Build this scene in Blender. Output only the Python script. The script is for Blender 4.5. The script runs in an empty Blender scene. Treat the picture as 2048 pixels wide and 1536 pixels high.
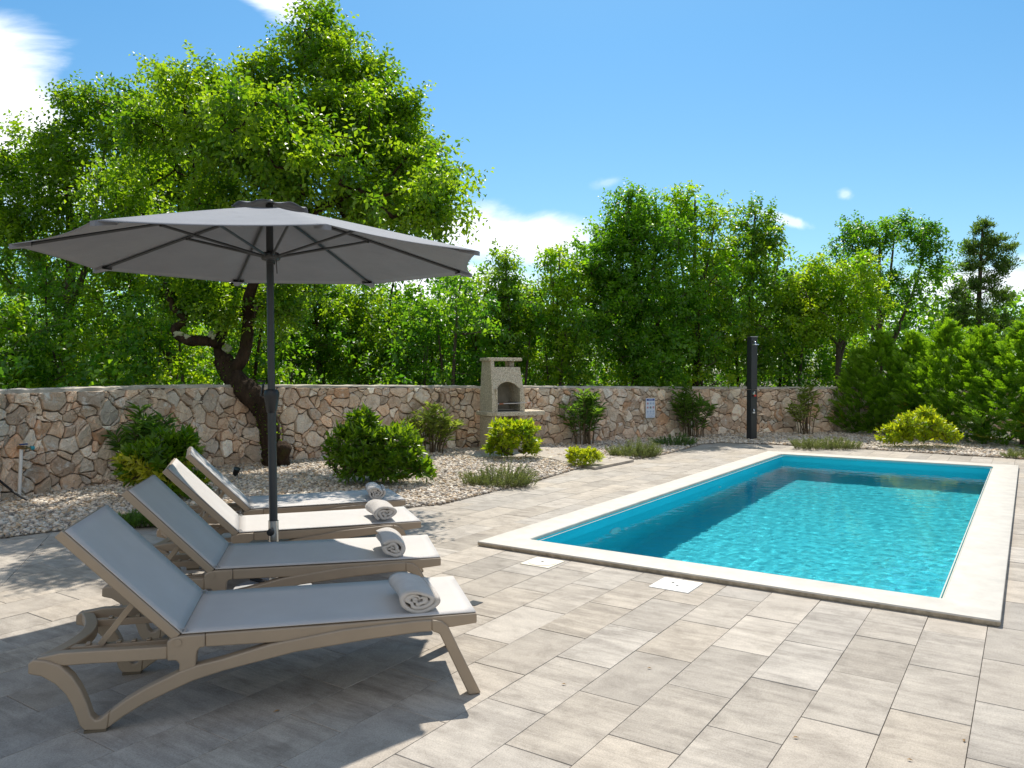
import bpy, bmesh, math, random
import numpy as np
from mathutils import Vector, Matrix

rng = np.random.default_rng(7)
random.seed(7)
SC = bpy.context.scene
COL = SC.collection
PI = math.pi

# ------------------------------------------------------------------ survey of the place
# The site was measured from the photograph: camera 1.5 m above the deck.
FPX, CAMH = 1552.0, 1.5
PITCH = math.atan((768 - 739.5) / FPX)

def ray(x, y):
    a = (x - 1024) / FPX
    b = -(y - 768) / FPX
    return np.array([a, math.cos(PITCH) + b * math.sin(PITCH), -math.sin(PITCH) + b * math.cos(PITCH)])

def G(x, y, z=0.0):
    r = ray(x, y)
    return r * ((z - CAMH) / r[2]) + np.array([0, 0, CAMH])

def D(x, y, Y):
    r = ray(x, y)
    return r * (Y / r[1]) + np.array([0, 0, CAMH])

# ------------------------------------------------------------------ object helpers
def tag(o, label=None, cat=None, group=None, kind=None):
    if label: o['label'] = label
    if cat: o['category'] = cat
    if group: o['group'] = group
    if kind: o['kind'] = kind
    return o

def empty(name, loc=(0, 0, 0), rz=0.0):
    o = bpy.data.objects.new(name, None)
    o.empty_display_size = 0.1
    o.location = loc
    o.rotation_euler = (0, 0, rz)
    COL.objects.link(o)
    return o

def link(name, me, mats=None, parent=None, smooth=False):
    o = bpy.data.objects.new(name, me)
    COL.objects.link(o)
    if mats is not None:
        for m in (mats if isinstance(mats, (list, tuple)) else [mats]):
            me.materials.append(m)
    if parent is not None:
        o.parent = parent
    if smooth:
        me.shade_smooth()
    return o

def mesh_np(name, V, F, col=None, smooth=False):
    """V (n,3); F (m,k) faces all of one size; col (n,3) per-vertex colour"""
    V = np.asarray(V, np.float32); F = np.asarray(F, np.int32)
    me = bpy.data.meshes.new(name)
    me.vertices.add(len(V)); me.vertices.foreach_set('co', V.ravel())
    m, k = F.shape
    me.loops.add(m * k); me.loops.foreach_set('vertex_index', F.ravel())
    me.polygons.add(m)
    me.polygons.foreach_set('loop_start', np.arange(0, m * k, k, dtype=np.int32))
    me.update(calc_edges=True)
    if col is not None:
        a = me.color_attributes.new('col', 'FLOAT_COLOR', 'POINT')
        c = np.ones((len(V), 4), np.float32); c[:, :3] = col
        a.data.foreach_set('color', c.ravel())
    if smooth:
        me.polygons.foreach_set('use_smooth', np.ones(m, bool))
    return me

class MB:
    """collects shapes that belong to ONE mesh object"""
    def __init__(s): s.v = []; s.f = []; s.c = []
    def add(s, V, F, c=(1, 1, 1)):
        n = len(s.v)
        s.v += [tuple(map(float, p)) for p in V]
        s.f += [tuple(i + n for i in f) for f in F]
        s.c += [c] * len(V)
        return s
    def box(s, p0, p1, c=(1, 1, 1)):
        x0, y0, z0 = p0; x1, y1, z1 = p1
        V = [(x0, y0, z0), (x1, y0, z0), (x1, y1, z0), (x0, y1, z0), (x0, y0, z1), (x1, y0, z1), (x1, y1, z1), (x0, y1, z1)]
        return s.add(V, [(0, 3, 2, 1), (4, 5, 6, 7), (0, 1, 5, 4), (1, 2, 6, 5), (2, 3, 7, 6), (3, 0, 4, 7)], c)
    def prism(s, poly, w0, w1):
        """polygon in (x,z), extruded along y from w0 to w1"""
        n = len(poly)
        V = [(p[0], w0, p[1]) for p in poly] + [(p[0], w1, p[1]) for p in poly]
        ar = sum(poly[i][0] * poly[(i + 1) % n][1] - poly[(i + 1) % n][0] * poly[i][1] for i in range(n))
        F = [tuple(range(n)), tuple(range(2 * n - 1, n - 1, -1))]
        F += [(i, i + n, (i + 1) % n + n, (i + 1) % n) for i in range(n)]
        if ar < 0: F = [tuple(reversed(f)) for f in F]
        return s.add(V, F)
    def flat(s, poly, z0, z1):
        """polygon in (x,y), extruded in z"""
        n = len(poly)
        V = [(p[0], p[1], z0) for p in poly] + [(p[0], p[1], z1) for p in poly]
        ar = sum(poly[i][0] * poly[(i + 1) % n][1] - poly[(i + 1) % n][0] * poly[i][1] for i in range(n))
        F = [tuple(range(n - 1, -1, -1)), tuple(range(n, 2 * n))]
        F += [(i, (i + 1) % n, (i + 1) % n + n, i + n) for i in range(n)]
        if ar < 0: F = [tuple(reversed(f)) for f in F]
        return s.add(V, F)
    def tube(s, pts, r, n=8, cap=True, c=(1, 1, 1), wob=0.0):
        pts = [Vector(p) for p in pts]
        rr = r if isinstance(r, (list, tuple, np.ndarray)) else [r] * len(pts)
        T = []
        for i in range(len(pts)):
            t = (pts[min(i + 1, len(pts) - 1)] - pts[max(i - 1, 0)])
            T.append(t.normalized() if t.length > 1e-9 else Vector((0, 0, 1)))
        u = T[0].orthogonal().normalized()
        V = []; F = []
        for i, p in enumerate(pts):
            u = (u - T[i] * u.dot(T[i])).normalized()
            w = T[i].cross(u)
            for k in range(n):
                a = 2 * PI * k / n
                q = rr[i] * (1 + (random.uniform(-wob, wob) if wob else 0))
                V.append(p + (u * math.cos(a) + w * math.sin(a)) * q)
        for i in range(len(pts) - 1):
            for k in range(n):
                k2 = (k + 1) % n
                F.append((i * n + k, i * n + k2, (i + 1) * n + k2, (i + 1) * n + k))
        if cap:
            F.append(tuple(range(n - 1, -1, -1)))
            F.append(tuple((len(pts) - 1) * n + k for k in range(n)))
        return s.add(V, F, c)
    def lathe(s, prof, n=24, c=(1, 1, 1), at=(0, 0, 0)):
        """profile of (r,z) turned about z"""
        V = []; F = []
        for r, z in prof:
            for k in range(n):
                a = 2 * PI * k / n
                V.append((at[0] + r * math.cos(a), at[1] + r * math.sin(a), at[2] + z))
        for i in range(len(prof) - 1):
            for k in range(n):
                k2 = (k + 1) % n
                F.append((i * n + k, i * n + k2, (i + 1) * n + k2, (i + 1) * n + k))
        F.append(tuple(range(n - 1, -1, -1)))
        F.append(tuple((len(prof) - 1) * n + k for k in range(n)))
        return s.add(V, F, c)
    def build(s, name, mat, parent=None, smooth=False, bevel=0.0, seg=2, colors=False):
        me = bpy.data.meshes.new(name)
        me.from_pydata(s.v, [], s.f)
        me.update()
        if colors:
            a = me.color_attributes.new('col', 'FLOAT_COLOR', 'POINT')
            c = np.ones((len(s.v), 4), np.float32); c[:, :3] = np.array(s.c)
            a.data.foreach_set('color', c.ravel())
        o = link(name, me, mat, parent)
        if smooth:
            me.shade_smooth()
            try: me.set_sharp_from_angle(angle=math.radians(40))
            except Exception: pass
        if bevel:
            b = o.modifiers.new('bevel', 'BEVEL'); b.width = bevel; b.segments = seg
            b.limit_method = 'ANGLE'; b.angle_limit = math.radians(35)
        return o

def copy_tree(o, parent=None):
    c = o.copy(); COL.objects.link(c)
    if parent is not None: c.parent = parent
    for ch in o.children: copy_tree(ch, c)
    return c

# ------------------------------------------------------------------ materials
class NT:
    def __init__(s, name):
        s.m = bpy.data.materials.new(name); s.m.use_nodes = True
        s.t = s.m.node_tree; s.b = s.t.nodes['Principled BSDF']; s.o = s.t.nodes['Material Output']
    def n(s, typ, **kw):
        nd = s.t.nodes.new(typ)
        for k, v in kw.items():
            if k in nd.inputs.keys(): nd.inputs[k].default_value = v
            else: setattr(nd, k, v)
        return nd
    def l(s, a, b): s.t.links.new(a, b)
    def coord(s, scale=(1, 1, 1), kind='Object', rot=(0, 0, 0)):
        tc = s.n('ShaderNodeTexCoord'); mp = s.n('ShaderNodeMapping')
        mp.inputs['Scale'].default_value = scale; mp.inputs['Rotation'].default_value = rot
        s.l(tc.outputs[kind], mp.inputs['Vector']); return mp.outputs['Vector']
    def noise(s, vec, scale, detail=4, rough=0.6, dist=0.0):
        nd = s.n('ShaderNodeTexNoise'); s.l(vec, nd.inputs['Vector'])
        nd.inputs['Scale'].default_value = scale; nd.inputs['Detail'].default_value = detail
        nd.inputs['Roughness'].default_value = rough; nd.inputs['Distortion'].default_value = dist
        return nd.outputs['Fac']
    def ramp(s, fac, stops):
        r = s.n('ShaderNodeValToRGB'); s.l(fac, r.inputs['Fac']); e = r.color_ramp.elements
        while len(e) < len(stops): e.new(0.5)
        for i, (p, c) in enumerate(stops):
            e[i].position = p; e[i].color = c if len(c) == 4 else (*c, 1)
        return r.outputs['Color']
    def mix(s, fac, a, b, blend='MIX'):
        m = s.n('ShaderNodeMix', data_type='RGBA', blend_type=blend)
        for k, v in ((0, fac), (6, a), (7, b)):
            if isinstance(v, bpy.types.NodeSocket): s.l(v, m.inputs[k])
            else: m.inputs[k].default_value = v if k == 0 else (*v, 1)
        return m.outputs[2]
    def math(s, op, a, b=0.0, clamp=False):
        m = s.n('ShaderNodeMath', operation=op, use_clamp=clamp)
        for k, v in ((0, a), (1, b)):
            if isinstance(v, bpy.types.NodeSocket): s.l(v, m.inputs[k])
            else: m.inputs[k].default_value = v
        return m.outputs[0]
    def attr(s, name='col'):
        a = s.n('ShaderNodeAttribute', attribute_name=name)
        sp = s.n('ShaderNodeSeparateColor'); s.l(a.outputs['Color'], sp.inputs[0])
        return a.outputs['Color'], sp.outputs[0], sp.outputs[1], sp.outputs[2]
    def bump(s, h, strength=0.3, dist=0.01):
        b = s.n('ShaderNodeBump'); b.inputs['Strength'].default_value = strength; b.inputs['Distance'].default_value = dist
        s.l(h, b.inputs['Height']); s.l(b.outputs['Normal'], s.b.inputs['Normal']); return b
    def base(s, c):
        if isinstance(c, bpy.types.NodeSocket): s.l(c, s.b.inputs['Base Color'])
        else: s.b.inputs['Base Color'].default_value = (*c, 1)

def simple(name, c, rough=0.5, metal=0.0, var=0.12, nscale=12, bump=0.0, bscale=120, spec=None):
    t = NT(name); v = t.coord()
    n = t.noise(v, nscale)
    lo = tuple(x * (1 - var) for x in c); hi = tuple(min(1, x * (1 + var)) for x in c)
    t.base(t.ramp(n, [(0.3, lo), (0.7, hi)]))
    t.b.inputs['Roughness'].default_value = rough; t.b.inputs['Metallic'].default_value = metal
    if spec is not None: t.b.inputs['Specular IOR Level'].default_value = spec
    if bump: t.bump(t.noise(v, bscale, 3), bump, 0.004)
    return t.m

def leaf_mat(name, dark, light, tdark, tlight, rough=.38, trans=.5, dead=(0.45, 0.30, 0.04), boost=(1.3, 1.3)):
    t = NT(name)
    dark, light = [tuple(min(.5, x * k) for x, k in zip(c, (*boost, 1.0))) for c in (dark, light)]
    tdark, tlight = [tuple(min(.85, x * k) for x, k in zip(c, (*boost, 1.0))) for c in (tdark, tlight)]
    _, r, g, b = t.attr()
    t.base(t.mix(g, t.mix(r, dark, light), dead))
    t.b.inputs['Roughness'].default_value = rough
    t.b.inputs['Specular IOR Level'].default_value = 0.5
    tr = t.n('ShaderNodeBsdfTranslucent')
    t.l(t.mix(g, t.mix(r, tdark, tlight), tuple(min(1, x * 1.5) for x in dead)), tr.inputs['Color'])
    ms = t.n('ShaderNodeMixShader'); ms.inputs[0].default_value = trans
    t.l(t.b.outputs[0], ms.inputs[1]); t.l(tr.outputs[0], ms.inputs[2]); t.l(ms.outputs[0], t.o.inputs['Surface'])
    return t.m

M = {}
M['leaf'] = leaf_mat('tree_leaf', (.040, .085, .010), (.110, .170, .014), (.13, .28, .008), (.42, .55, .015), boost=(1.3, 1.42))
M['leaf_deep'] = leaf_mat('deep_green_leaf', (.026, .070, .012), (.060, .120, .014), (.07, .20, .010), (.20, .38, .015), boost=(1.9, 1.9))
M['leaf_bright'] = leaf_mat('bright_leaf', (.075, .135, .010), (.150, .200, .012), (.21, .41, .008), (.46, .60, .02), boost=(1.45, 1.60))
M['leaf_far'] = leaf_mat('far_leaf', (.035, .085, .014), (.085, .150, .018), (.10, .25, .015), (.30, .46, .02), boost=(1.45, 1.60))
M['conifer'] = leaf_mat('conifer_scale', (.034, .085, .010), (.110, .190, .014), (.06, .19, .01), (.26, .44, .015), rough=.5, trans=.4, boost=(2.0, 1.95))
M['cypress'] = leaf_mat('old_cypress_scale', (.036, .075, .022), (.075, .120, .032), (.07, .15, .02), (.18, .28, .05), rough=.55, trans=.4, boost=(1.6, 1.6))
M['oleander'] = leaf_mat('oleander_leaf', (.026, .070, .020), (.075, .130, .030), (.06, .19, .02), (.20, .36, .04), rough=.42, trans=.4, boost=(1.75, 1.6))
M['oleander_pale'] = leaf_mat('pale_oleander_leaf', (.050, .095, .030), (.150, .190, .060), (.10, .22, .03), (.34, .44, .08), rough=.4, trans=.4, boost=(1.75, 1.6))
M['pitto'] = leaf_mat('pittosporum_leaf', (.030, .090, .008), (.080, .160, .010), (.10, .28, .008), (.30, .50, .012), rough=.3, trans=.45, dead=(.46, .44, .03), boost=(1.35, 1.2))
M['pitto_gold'] = leaf_mat('golden_pittosporum_leaf', (.078, .152, .008), (.195, .250, .010), (.22, .42, .008), (.62, .68, .02), rough=.3, trans=.5)
M['rosemary'] = leaf_mat('rosemary_needle', (.070, .100, .035), (.170, .190, .070), (.09, .15, .03), (.28, .34, .07), rough=.55, trans=.3)
M['juniper'] = leaf_mat('juniper_needle', (.030, .085, .015), (.080, .150, .020), (.06, .20, .01), (.20, .36, .02), rough=.5, trans=.35)

def bark(name, c1, c2, scale=9, moss=None):
    t = NT(name); v = t.coord((1, 1, .35)); n = t.noise(v, scale, 8, .7, .6)
    c = t.ramp(n, [(.3, c1), (.7, c2)])
    if moss:
        v2 = t.coord(); n2 = t.noise(v2, 3.2, 5, .6)
        c = t.mix(t.ramp(n2, [(.56, (0, 0, 0)), (.68, (1, 1, 1))]), c, moss)
    t.base(c); t.b.inputs['Roughness'].default_value = .95; t.b.inputs['Specular IOR Level'].default_value = .15
    t.bump(t.noise(v, scale * 3, 6, .7, .8), 1.0, .03)
    return t.m
M['bark'] = bark('dark_bark', (.018, .012, .008), (.075, .048, .030), 9, (.045, .042, .014))
M['bark_grey'] = bark('grey_bark', (.060, .048, .035), (.150, .120, .090), 10)
M['lichen'] = simple('pale_lichen', (.36, .38, .24), .95, var=.35, nscale=30, bump=1.0, bscale=60)
M['stem'] = bark('shrub_stem', (.09, .065, .040), (.19, .145, .090), 14)

def tile_mat():
    t = NT('streaked_concrete_paver')
    col, r, g, b = t.attr()
    off = t.n('ShaderNodeCombineXYZ'); t.l(t.math('MULTIPLY', r, 57.0), off.inputs[0]); t.l(t.math('MULTIPLY', g, 91.0), off.inputs[1])
    tc = t.n('ShaderNodeTexCoord')
    av = t.n('ShaderNodeVectorMath', operation='ADD'); t.l(tc.outputs['Object'], av.inputs[0]); t.l(off.outputs[0], av.inputs[1])
    def mp(sc):
        m_ = t.n('ShaderNodeMapping'); m_.inputs['Scale'].default_value = sc; t.l(av.outputs[0], m_.inputs['Vector']); return m_.outputs['Vector']
    streak = t.noise(mp((9, 1.1, 1)), 1.6, 6, .62, .35)
    fine = t.noise(mp((34, 5, 1)), 2.4, 7, .78, .3)
    grain = t.noise(mp((1, 1, 1)), 420, 2, .8)
    blot = t.noise(mp((1, 1, 1)), 2.2, 4, .6)
    f = t.math('ADD', t.math('MULTIPLY', streak, .50), t.math('ADD', t.math('MULTIPLY', fine, .28), t.math('MULTIPLY', blot, .22)))
    c1 = t.ramp(f, [(.30, (.196, .171, .148)), (.42, (.308, .272, .234)), (.53, (.426, .381, .329)), (.70, (.565, .508, .436))])
    # plain tiles: little streaking
    c2 = t.ramp(blot, [(.3, (.335, .297, .256)), (.7, (.445, .398, .345))])
    c = t.mix(b, c1, c2)
    tone = t.math('ADD', t.math('MULTIPLY', g, .36), .87)
    hue = t.mix(r, (1.03, 1.0, .95), (.99, 1.0, 1.01))
    c = t.mix(1.0, c, hue, 'MULTIPLY')
    cmb = t.n('ShaderNodeCombineColor'); [t.l(tone, cmb.inputs[i]) for i in range(3)]
    c = t.mix(1.0, c, cmb.outputs[0], 'MULTIPLY')
    bl2 = t.ramp(t.noise(mp((1.3, 1, 1)), 5.5, 6, .68, .5), [(.34, (.80, .79, .78)), (.5, (1, 1, 1)), (.70, (1.12, 1.12, 1.11))])
    c = t.mix(1.0, c, bl2, 'MULTIPLY')
    mid = t.noise(mp((1, 1, 1)), 130, 3, .75)
    gr = t.ramp(t.math('ADD', t.math('MULTIPLY', grain, .5), t.math('MULTIPLY', mid, .5)), [(.36, (.66, .65, .64)), (.5, (.95, .95, .95)), (.62, (1.12, 1.12, 1.11))])
    c = t.mix(1.0, c, gr, 'MULTIPLY')
    t.base(c)
    t.b.inputs['Roughness'].default_value = .78; t.b.inputs['Specular IOR Level'].default_value = .3
    t.bump(t.math('ADD', grain, t.math('MULTIPLY', streak, .6)), .25, .002)
    return t.m
M['tile'] = tile_mat()

def gravel_bed():
    t = NT('gravel_bed'); v = t.coord()
    vo = t.n('ShaderNodeTexVoronoi'); t.l(v, vo.inputs['Vector']); vo.inputs['Scale'].default_value = 38
    sp = t.n('ShaderNodeSeparateColor'); t.l(vo.outputs['Color'], sp.inputs[0])
    t.base(t.ramp(sp.outputs[0], [(0, (.16, .13, .10)), (.5, (.34, .29, .23)), (1, (.50, .45, .38))]))
    t.b.inputs['Roughness'].default_value = .9
    b = t.bump(vo.outputs['Distance'], 1.0, .02); b.invert = True
    return t.m
M['gravel_bed'] = gravel_bed()
def pebble():
    t = NT('pebble'); c, r, g, b = t.attr(); v = t.coord()
    n = t.noise(v, 60, 3)
    t.base(t.mix(1.0, c, t.ramp(n, [(.3, (.82, .80, .78)), (.7, (1.1, 1.1, 1.1))]), 'MULTIPLY'))
    t.b.inputs['Roughness'].default_value = .7
    return t.m
M['pebble'] = pebble()
M['soil'] = simple('soil', (.10, .085, .045), .95, var=.4, nscale=3, bump=.5, bscale=40)

def stone_mat():
    t = NT('limestone_rubble'); c, r, g, b = t.attr(); v = t.coord()
    n = t.noise(v, 7, 8, .65, .4)
    n2 = t.noise(v, 3.1, 5, .6, .8)
    n3 = t.noise(v, 45, 4, .7)
    n4 = t.noise(v, 5.3, 6, .65, .5)
    cc = t.mix(1.0, c, t.ramp(n, [(.25, (.64, .60, .56)), (.46, (.98, .97, .96)), (.75, (1.2, 1.2, 1.2))]), 'MULTIPLY')
    cc = t.mix(t.ramp(n2, [(.57, (0, 0, 0)), (.68, (.75, .75, .75))]), cc, (.60, .36, .21))
    cc = t.mix(t.ramp(n4, [(.56, (0, 0, 0)), (.66, (.85, .85, .85))]), cc, (.78, .73, .65))
    cc = t.mix(1.0, cc, t.ramp(n3, [(.3, (.82, .82, .82)), (.7, (1.1, 1.1, 1.1))]), 'MULTIPLY')
    t.base(cc); t.b.inputs['Roughness'].default_value = .9; t.b.inputs['Specular IOR Level'].default_value = .25
    t.bump(t.math('ADD', n, t.math('MULTIPLY', n3, .35)), .9, .025)
    return t.m
M['stone'] = stone_mat()
M['mortar'] = simple('recessed_mortar', (.15, .118, .085), .95, var=.35, nscale=14, bump=.8, bscale=50)
M['cap'] = simple('wall_cap_mortar', (.47, .42, .35), .9, var=.3, nscale=4, bump=.7, bscale=30)
M['coping'] = simple('cream_stone_coping', (.53, .488, .425), .6, var=.10, nscale=7, bump=.25, bscale=160)
M['coping_edge'] = simple('weathered_coping_edge', (.36, .30, .22), .9, var=.35, nscale=18, bump=.5, bscale=90)
def liner():
    t = NT('turquoise_liner'); v = t.coord(); n = t.noise(v, 2.0, 3)
    t.base(t.ramp(n, [(.3, (.004, .60, .72)), (.7, (.006, .66, .79))]))
    t.b.inputs['Roughness'].default_value = .6
    return t.m
M['liner'] = liner()
M['sling'] = None
def sling():
    t = NT('light_grey_sling'); v = t.coord()
    w1 = t.n('ShaderNodeTexWave'); t.l(v, w1.inputs['Vector']); w1.inputs['Scale'].default_value = 160
    w2 = t.n('ShaderNodeTexWave', bands_direction='Y'); t.l(v, w2.inputs['Vector']); w2.inputs['Scale'].default_value = 160
    n = t.noise(v, 3, 3)
    c = t.ramp(n, [(.3, (.50, .465, .435)), (.7, (.55, .515, .485))])
    t.base(c); t.b.inputs['Roughness'].default_value = .6
    t.bump(t.math('ADD', w1.outputs['Fac'], w2.outputs['Fac']), .25, .001)
    return t.m
M['sling'] = sling()
M['taupe'] = simple('taupe_resin', (.335, .255, .178), .48, var=.05, nscale=6, bump=.12, bscale=350)
M['taupe_pad'] = simple('taupe_rubber', (.13, .10, .065), .8, var=.1)
M['grey_pin'] = simple('grey_cord', (.30, .29, .28), .6)
def towel():
    t = NT('terry_towel'); v = t.coord(); n = t.noise(v, 320, 3, .8); n2 = t.noise(v, 14, 4)
    t.base(t.ramp(n2, [(.3, (.60, .54, .48)), (.7, (.70, .64, .58))]))
    t.b.inputs['Roughness'].default_value = 1.0; t.b.inputs['Specular IOR Level'].default_value = .05
    t.b.inputs['Sheen Weight'].default_value = .3
    t.bump(t.math('ADD', n, t.math('MULTIPLY', n2, .8)), .9, .006)
    return t.m
M['towel'] = towel()
def canopy_m():
    t = NT('grey_parasol_fabric'); v = t.coord(); n = t.noise(v, 5, 4); f = t.noise(v, 400, 2)
    t.base(t.ramp(n, [(.3, (.178, .184, .208)), (.7, (.206, .212, .238))]))
    t.b.inputs['Roughness'].default_value = .75; t.b.inputs['Specular IOR Level'].default_value = .3
    t.b.inputs['Sheen Weight'].default_value = .2
    t.bump(t.math('ADD', t.math('MULTIPLY', f, .15), n), .35, .02)
    tr = t.n('ShaderNodeBsdfTranslucent'); tr.inputs['Color'].default_value = (.16, .16, .175, 1)
    ms = t.n('ShaderNodeMixShader'); ms.inputs[0].default_value = .05
    t.l(t.b.outputs[0], ms.inputs[1]); t.l(tr.outputs[0], ms.inputs[2]); t.l(ms.outputs[0], t.o.inputs['Surface'])
    return t.m
M['canopy'] = canopy_m()
M['anthracite'] = simple('anthracite_powder_coat', (.028, .031, .034), .38, var=.08, nscale=20, bump=.05, bscale=300)
M['black'] = simple('black_plastic', (.012, .012, .013), .4, var=.1)
M['steel'] = simple('brushed_steel', (.62, .60, .57), .28, metal=1.0, var=.05)
M['chrome'] = simple('chrome', (.75, .76, .78), .12, metal=1.0, var=.03)
M['concrete'] = simple('grey_base_concrete', (.42, .42, .42), .9, var=.15, nscale=20, bump=.4, bscale=100)
def aggregate():
    t = NT('washed_aggregate_concrete'); v = t.coord()
    vo = t.n('ShaderNodeTexVoronoi'); t.l(v, vo.inputs['Vector']); vo.inputs['Scale'].default_value = 85
    sp = t.n('ShaderNodeSeparateColor'); t.l(vo.outputs['Color'], sp.inputs[0])
    t.base(t.ramp(sp.outputs[1], [(0, (.36, .295, .21)), (.35, (.58, .485, .355)), (.7, (.69, .59, .45)), (1, (.80, .72, .58))]))
    t.b.inputs['Roughness'].default_value = .85
    b = t.bump(vo.outputs['Distance'], .9, .012); b.invert = True
    return t.m
M['aggregate'] = aggregate()
M['firebrick'] = simple('pale_fire_concrete', (.30, .265, .215), .95, var=.2, nscale=8, bump=.4, bscale=80)
M['soot'] = simple('sooty_hearth', (.035, .032, .03), .95, var=.4)
M['wood'] = simple('red_wood_handle', (.30, .10, .045), .6, var=.2)
M['white_plastic'] = simple('white_plastic', (.78, .76, .72), .45, var=.04)
M['cream_plastic'] = simple('cream_plastic', (.70, .64, .52), .6, var=.06)
M['sign_white'] = simple('sign_white', (.70, .76, .86), .35, var=.03)
M['sign_blue'] = simple('sign_blue', (.06, .09, .33), .4, var=.05)
M['sign_pale'] = simple('sign_pale_blue', (.33, .43, .62), .4, var=.05)
M['sign_red'] = simple('sign_red', (.55, .16, .16), .4, var=.05)
M['sign_dark'] = simple('sign_dark', (.05, .05, .06), .5, var=.05)
M['red'] = simple('red_plastic', (.55, .02, .015), .35, var=.05)
M['blue'] = simple('blue_plastic', (.03, .07, .22), .4, var=.1)
M['teal'] = simple('teal_plastic', (.05, .33, .40), .4, var=.1)
M['brass'] = simple('dull_brass', (.40, .30, .17), .4, metal=1.0, var=.1)
M['dry_leaf'] = simple('dry_leaf', (.33, .19, .07), .8, var=.3)
M['water'] = None

# ------------------------------------------------------------------ pool frame: u along the pool, w = across to the left
TH = math.radians(56.28)
U = np.array([math.cos(TH), math.sin(TH)]); W = np.array([-math.sin(TH), math.cos(TH)])
A0 = np.array([-.302, 6.579])            # near left corner of the coping
PL, PW, CW = 8.84, 3.78, .325             # coping length, width and band
def uv(p): return np.array([p[0] @ U, p[0] @ W]) if False else np.array([np.dot(p, U), np.dot(p, W)])
a_u, a_w = uv(A0)
PU0, PU1 = a_u, a_u + PL                   # in deck coordinates
PW1, PW0 = a_w, a_w - PW

def clip_half(poly, p, n):
    """keep the side where (q-p).n >= 0"""
    out = []
    for i in range(len(poly)):
        q0 = poly[i]; q1 = poly[(i + 1) % len(poly)]
        d0 = (q0[0] - p[0]) * n[0] + (q0[1] - p[1]) * n[1]
        d1 = (q1[0] - p[0]) * n[0] + (q1[1] - p[1]) * n[1]
        if d0 >= 0: out.append(q0)
        if d0 * d1 < 0:
            t = d0 / (d0 - d1); out.append((q0[0] + t * (q1[0] - q0[0]), q0[1] + t * (q1[1] - q0[1])))
    return out
def parea(p):
    return .5 * abs(sum(p[i][0] * p[(i + 1) % len(p)][1] - p[(i + 1) % len(p)][0] * p[i][1] for i in range(len(p))))

def build_deck():
    mb = MB()
    TL, TW, J = .6215, .3095, .0045
    hole = (PU0 + .12, PU1 - .12, PW0 + .12, PW1 - .12)
    # a patch of pavers laid square to the gravel edge at the far left
    p1 = uv(G(94, 1075)[:2]); p2 = uv(G(0, 1175)[:2])
    ln = p2 - p1; ln /= np.linalg.norm(ln); nrm = np.array([-ln[1], ln[0]])
    if nrm @ (uv(np.array([-6, 5.5])) - p1) < 0: nrm = -nrm      # towards the patch
    def put(poly, plain):
        if len(poly) < 3 or parea(poly) < .0015: return
        c = np.mean(poly, 0)
        q = []
        for p in poly:
            dv = np.array(p) - c; d = np.linalg.norm(dv); q.append(tuple(np.array(p) - dv / d * J * .45))
        n = len(q)
        h = random.uniform(-.0012, .0012); tx = random.uniform(-.002, .002); ty = random.uniform(-.003, .003)
        ins = []
        for p in q:
            dv = np.array(p) - c; d = np.linalg.norm(dv); ins.append(tuple(np.array(p) - dv / d * .0025))
        zf = lambda p: h + tx * (p[0] - c[0]) + ty * (p[1] - c[1])
        V = [(p[0], p[1], -.05) for p in q] + [(p[0], p[1], zf(p) - .003) for p in q] + [(p[0], p[1], zf(p)) for p in ins]
        ar = sum(q[i][0] * q[(i + 1) % n][1] - q[(i + 1) % n][0] * q[i][1] for i in range(n))
        F = []
        for i in range(n):
            j = (i + 1) % n
            F += [(i, j, n + j, n + i), (n + i, n + j, 2 * n + j, 2 * n + i)]
        F.append(tuple(range(2 * n, 3 * n)))
        if ar < 0: F = [tuple(reversed(f)) for f in F]
        mb.add(V, F, (random.random(), np.clip(random.gauss(.5, .22), 0, 1), plain))
    def minus_hole(x0, x1, y0, y1):
        hx0, hx1, hy0, hy1 = hole
        if x1 <= hx0 or x0 >= hx1 or y1 <= hy0 or y0 >= hy1: return [(x0, x1, y0, y1)]
        out = []
        if x0 < hx0: out.append((x0, hx0, y0, y1))
        if x1 > hx1: out.append((hx1, x1, y0, y1))
        a, b = max(x0, hx0), min(x1, hx1)
        if y0 < hy0: out.append((a, b, y0, hy0))
        if y1 > hy1: out.append((a, b, hy1, y1))
        return out
    w_ref = .19        # row boundary (w = -v)
    for k in range(-36, 36):
        y0 = w_ref + k * TW; y1 = y0 + TW
        if y1 < -9 or y0 > 9.5: continue
        off = .35 if (k + 1) % 2 == 0 else .04
        off += .006 * k
        for i in range(-8, 32):
            x0 = off + i * TL; x1 = x0 + TL
            if x1 < -4.5 or x0 > 19: continue
            for r in minus_hole(x0, x1, y0, y1):
                poly = [(r[0], r[2]), (r[1], r[2]), (r[1], r[3]), (r[0], r[3])]
                plain = random.uniform(.55, .85) if random.random() < .3 else random.uniform(0, .35)
                right = clip_half(poly, p1, -nrm)
                put(right, plain)
                left = clip_half(poly, p1, nrm)
                if left: put(clip_half(left, p2, (-1, 0)), plain)
    # patch tiles
    e1 = ln; e2 = nrm
    for i in range(-16, 14):
        for j in range(0, 22):
            s0 = i * TL + (.31 if j % 2 else 0); t0 = j * TW
            q = [p1 + e1 * s + e2 * t for s, t in ((s0, t0), (s0 + TL, t0), (s0 + TL, t0 + TW), (s0, t0 + TW))]
            q = clip_half([tuple(a) for a in q], p2, (1, 0))
            if q: put(q, random.choice([1.0, .2, .4]))
    o = mb.build('paved_deck', M['tile'], colors=True)
    o.rotation_euler = (0, 0, TH)
    tag(o, kind='structure')
build_deck()

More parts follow.
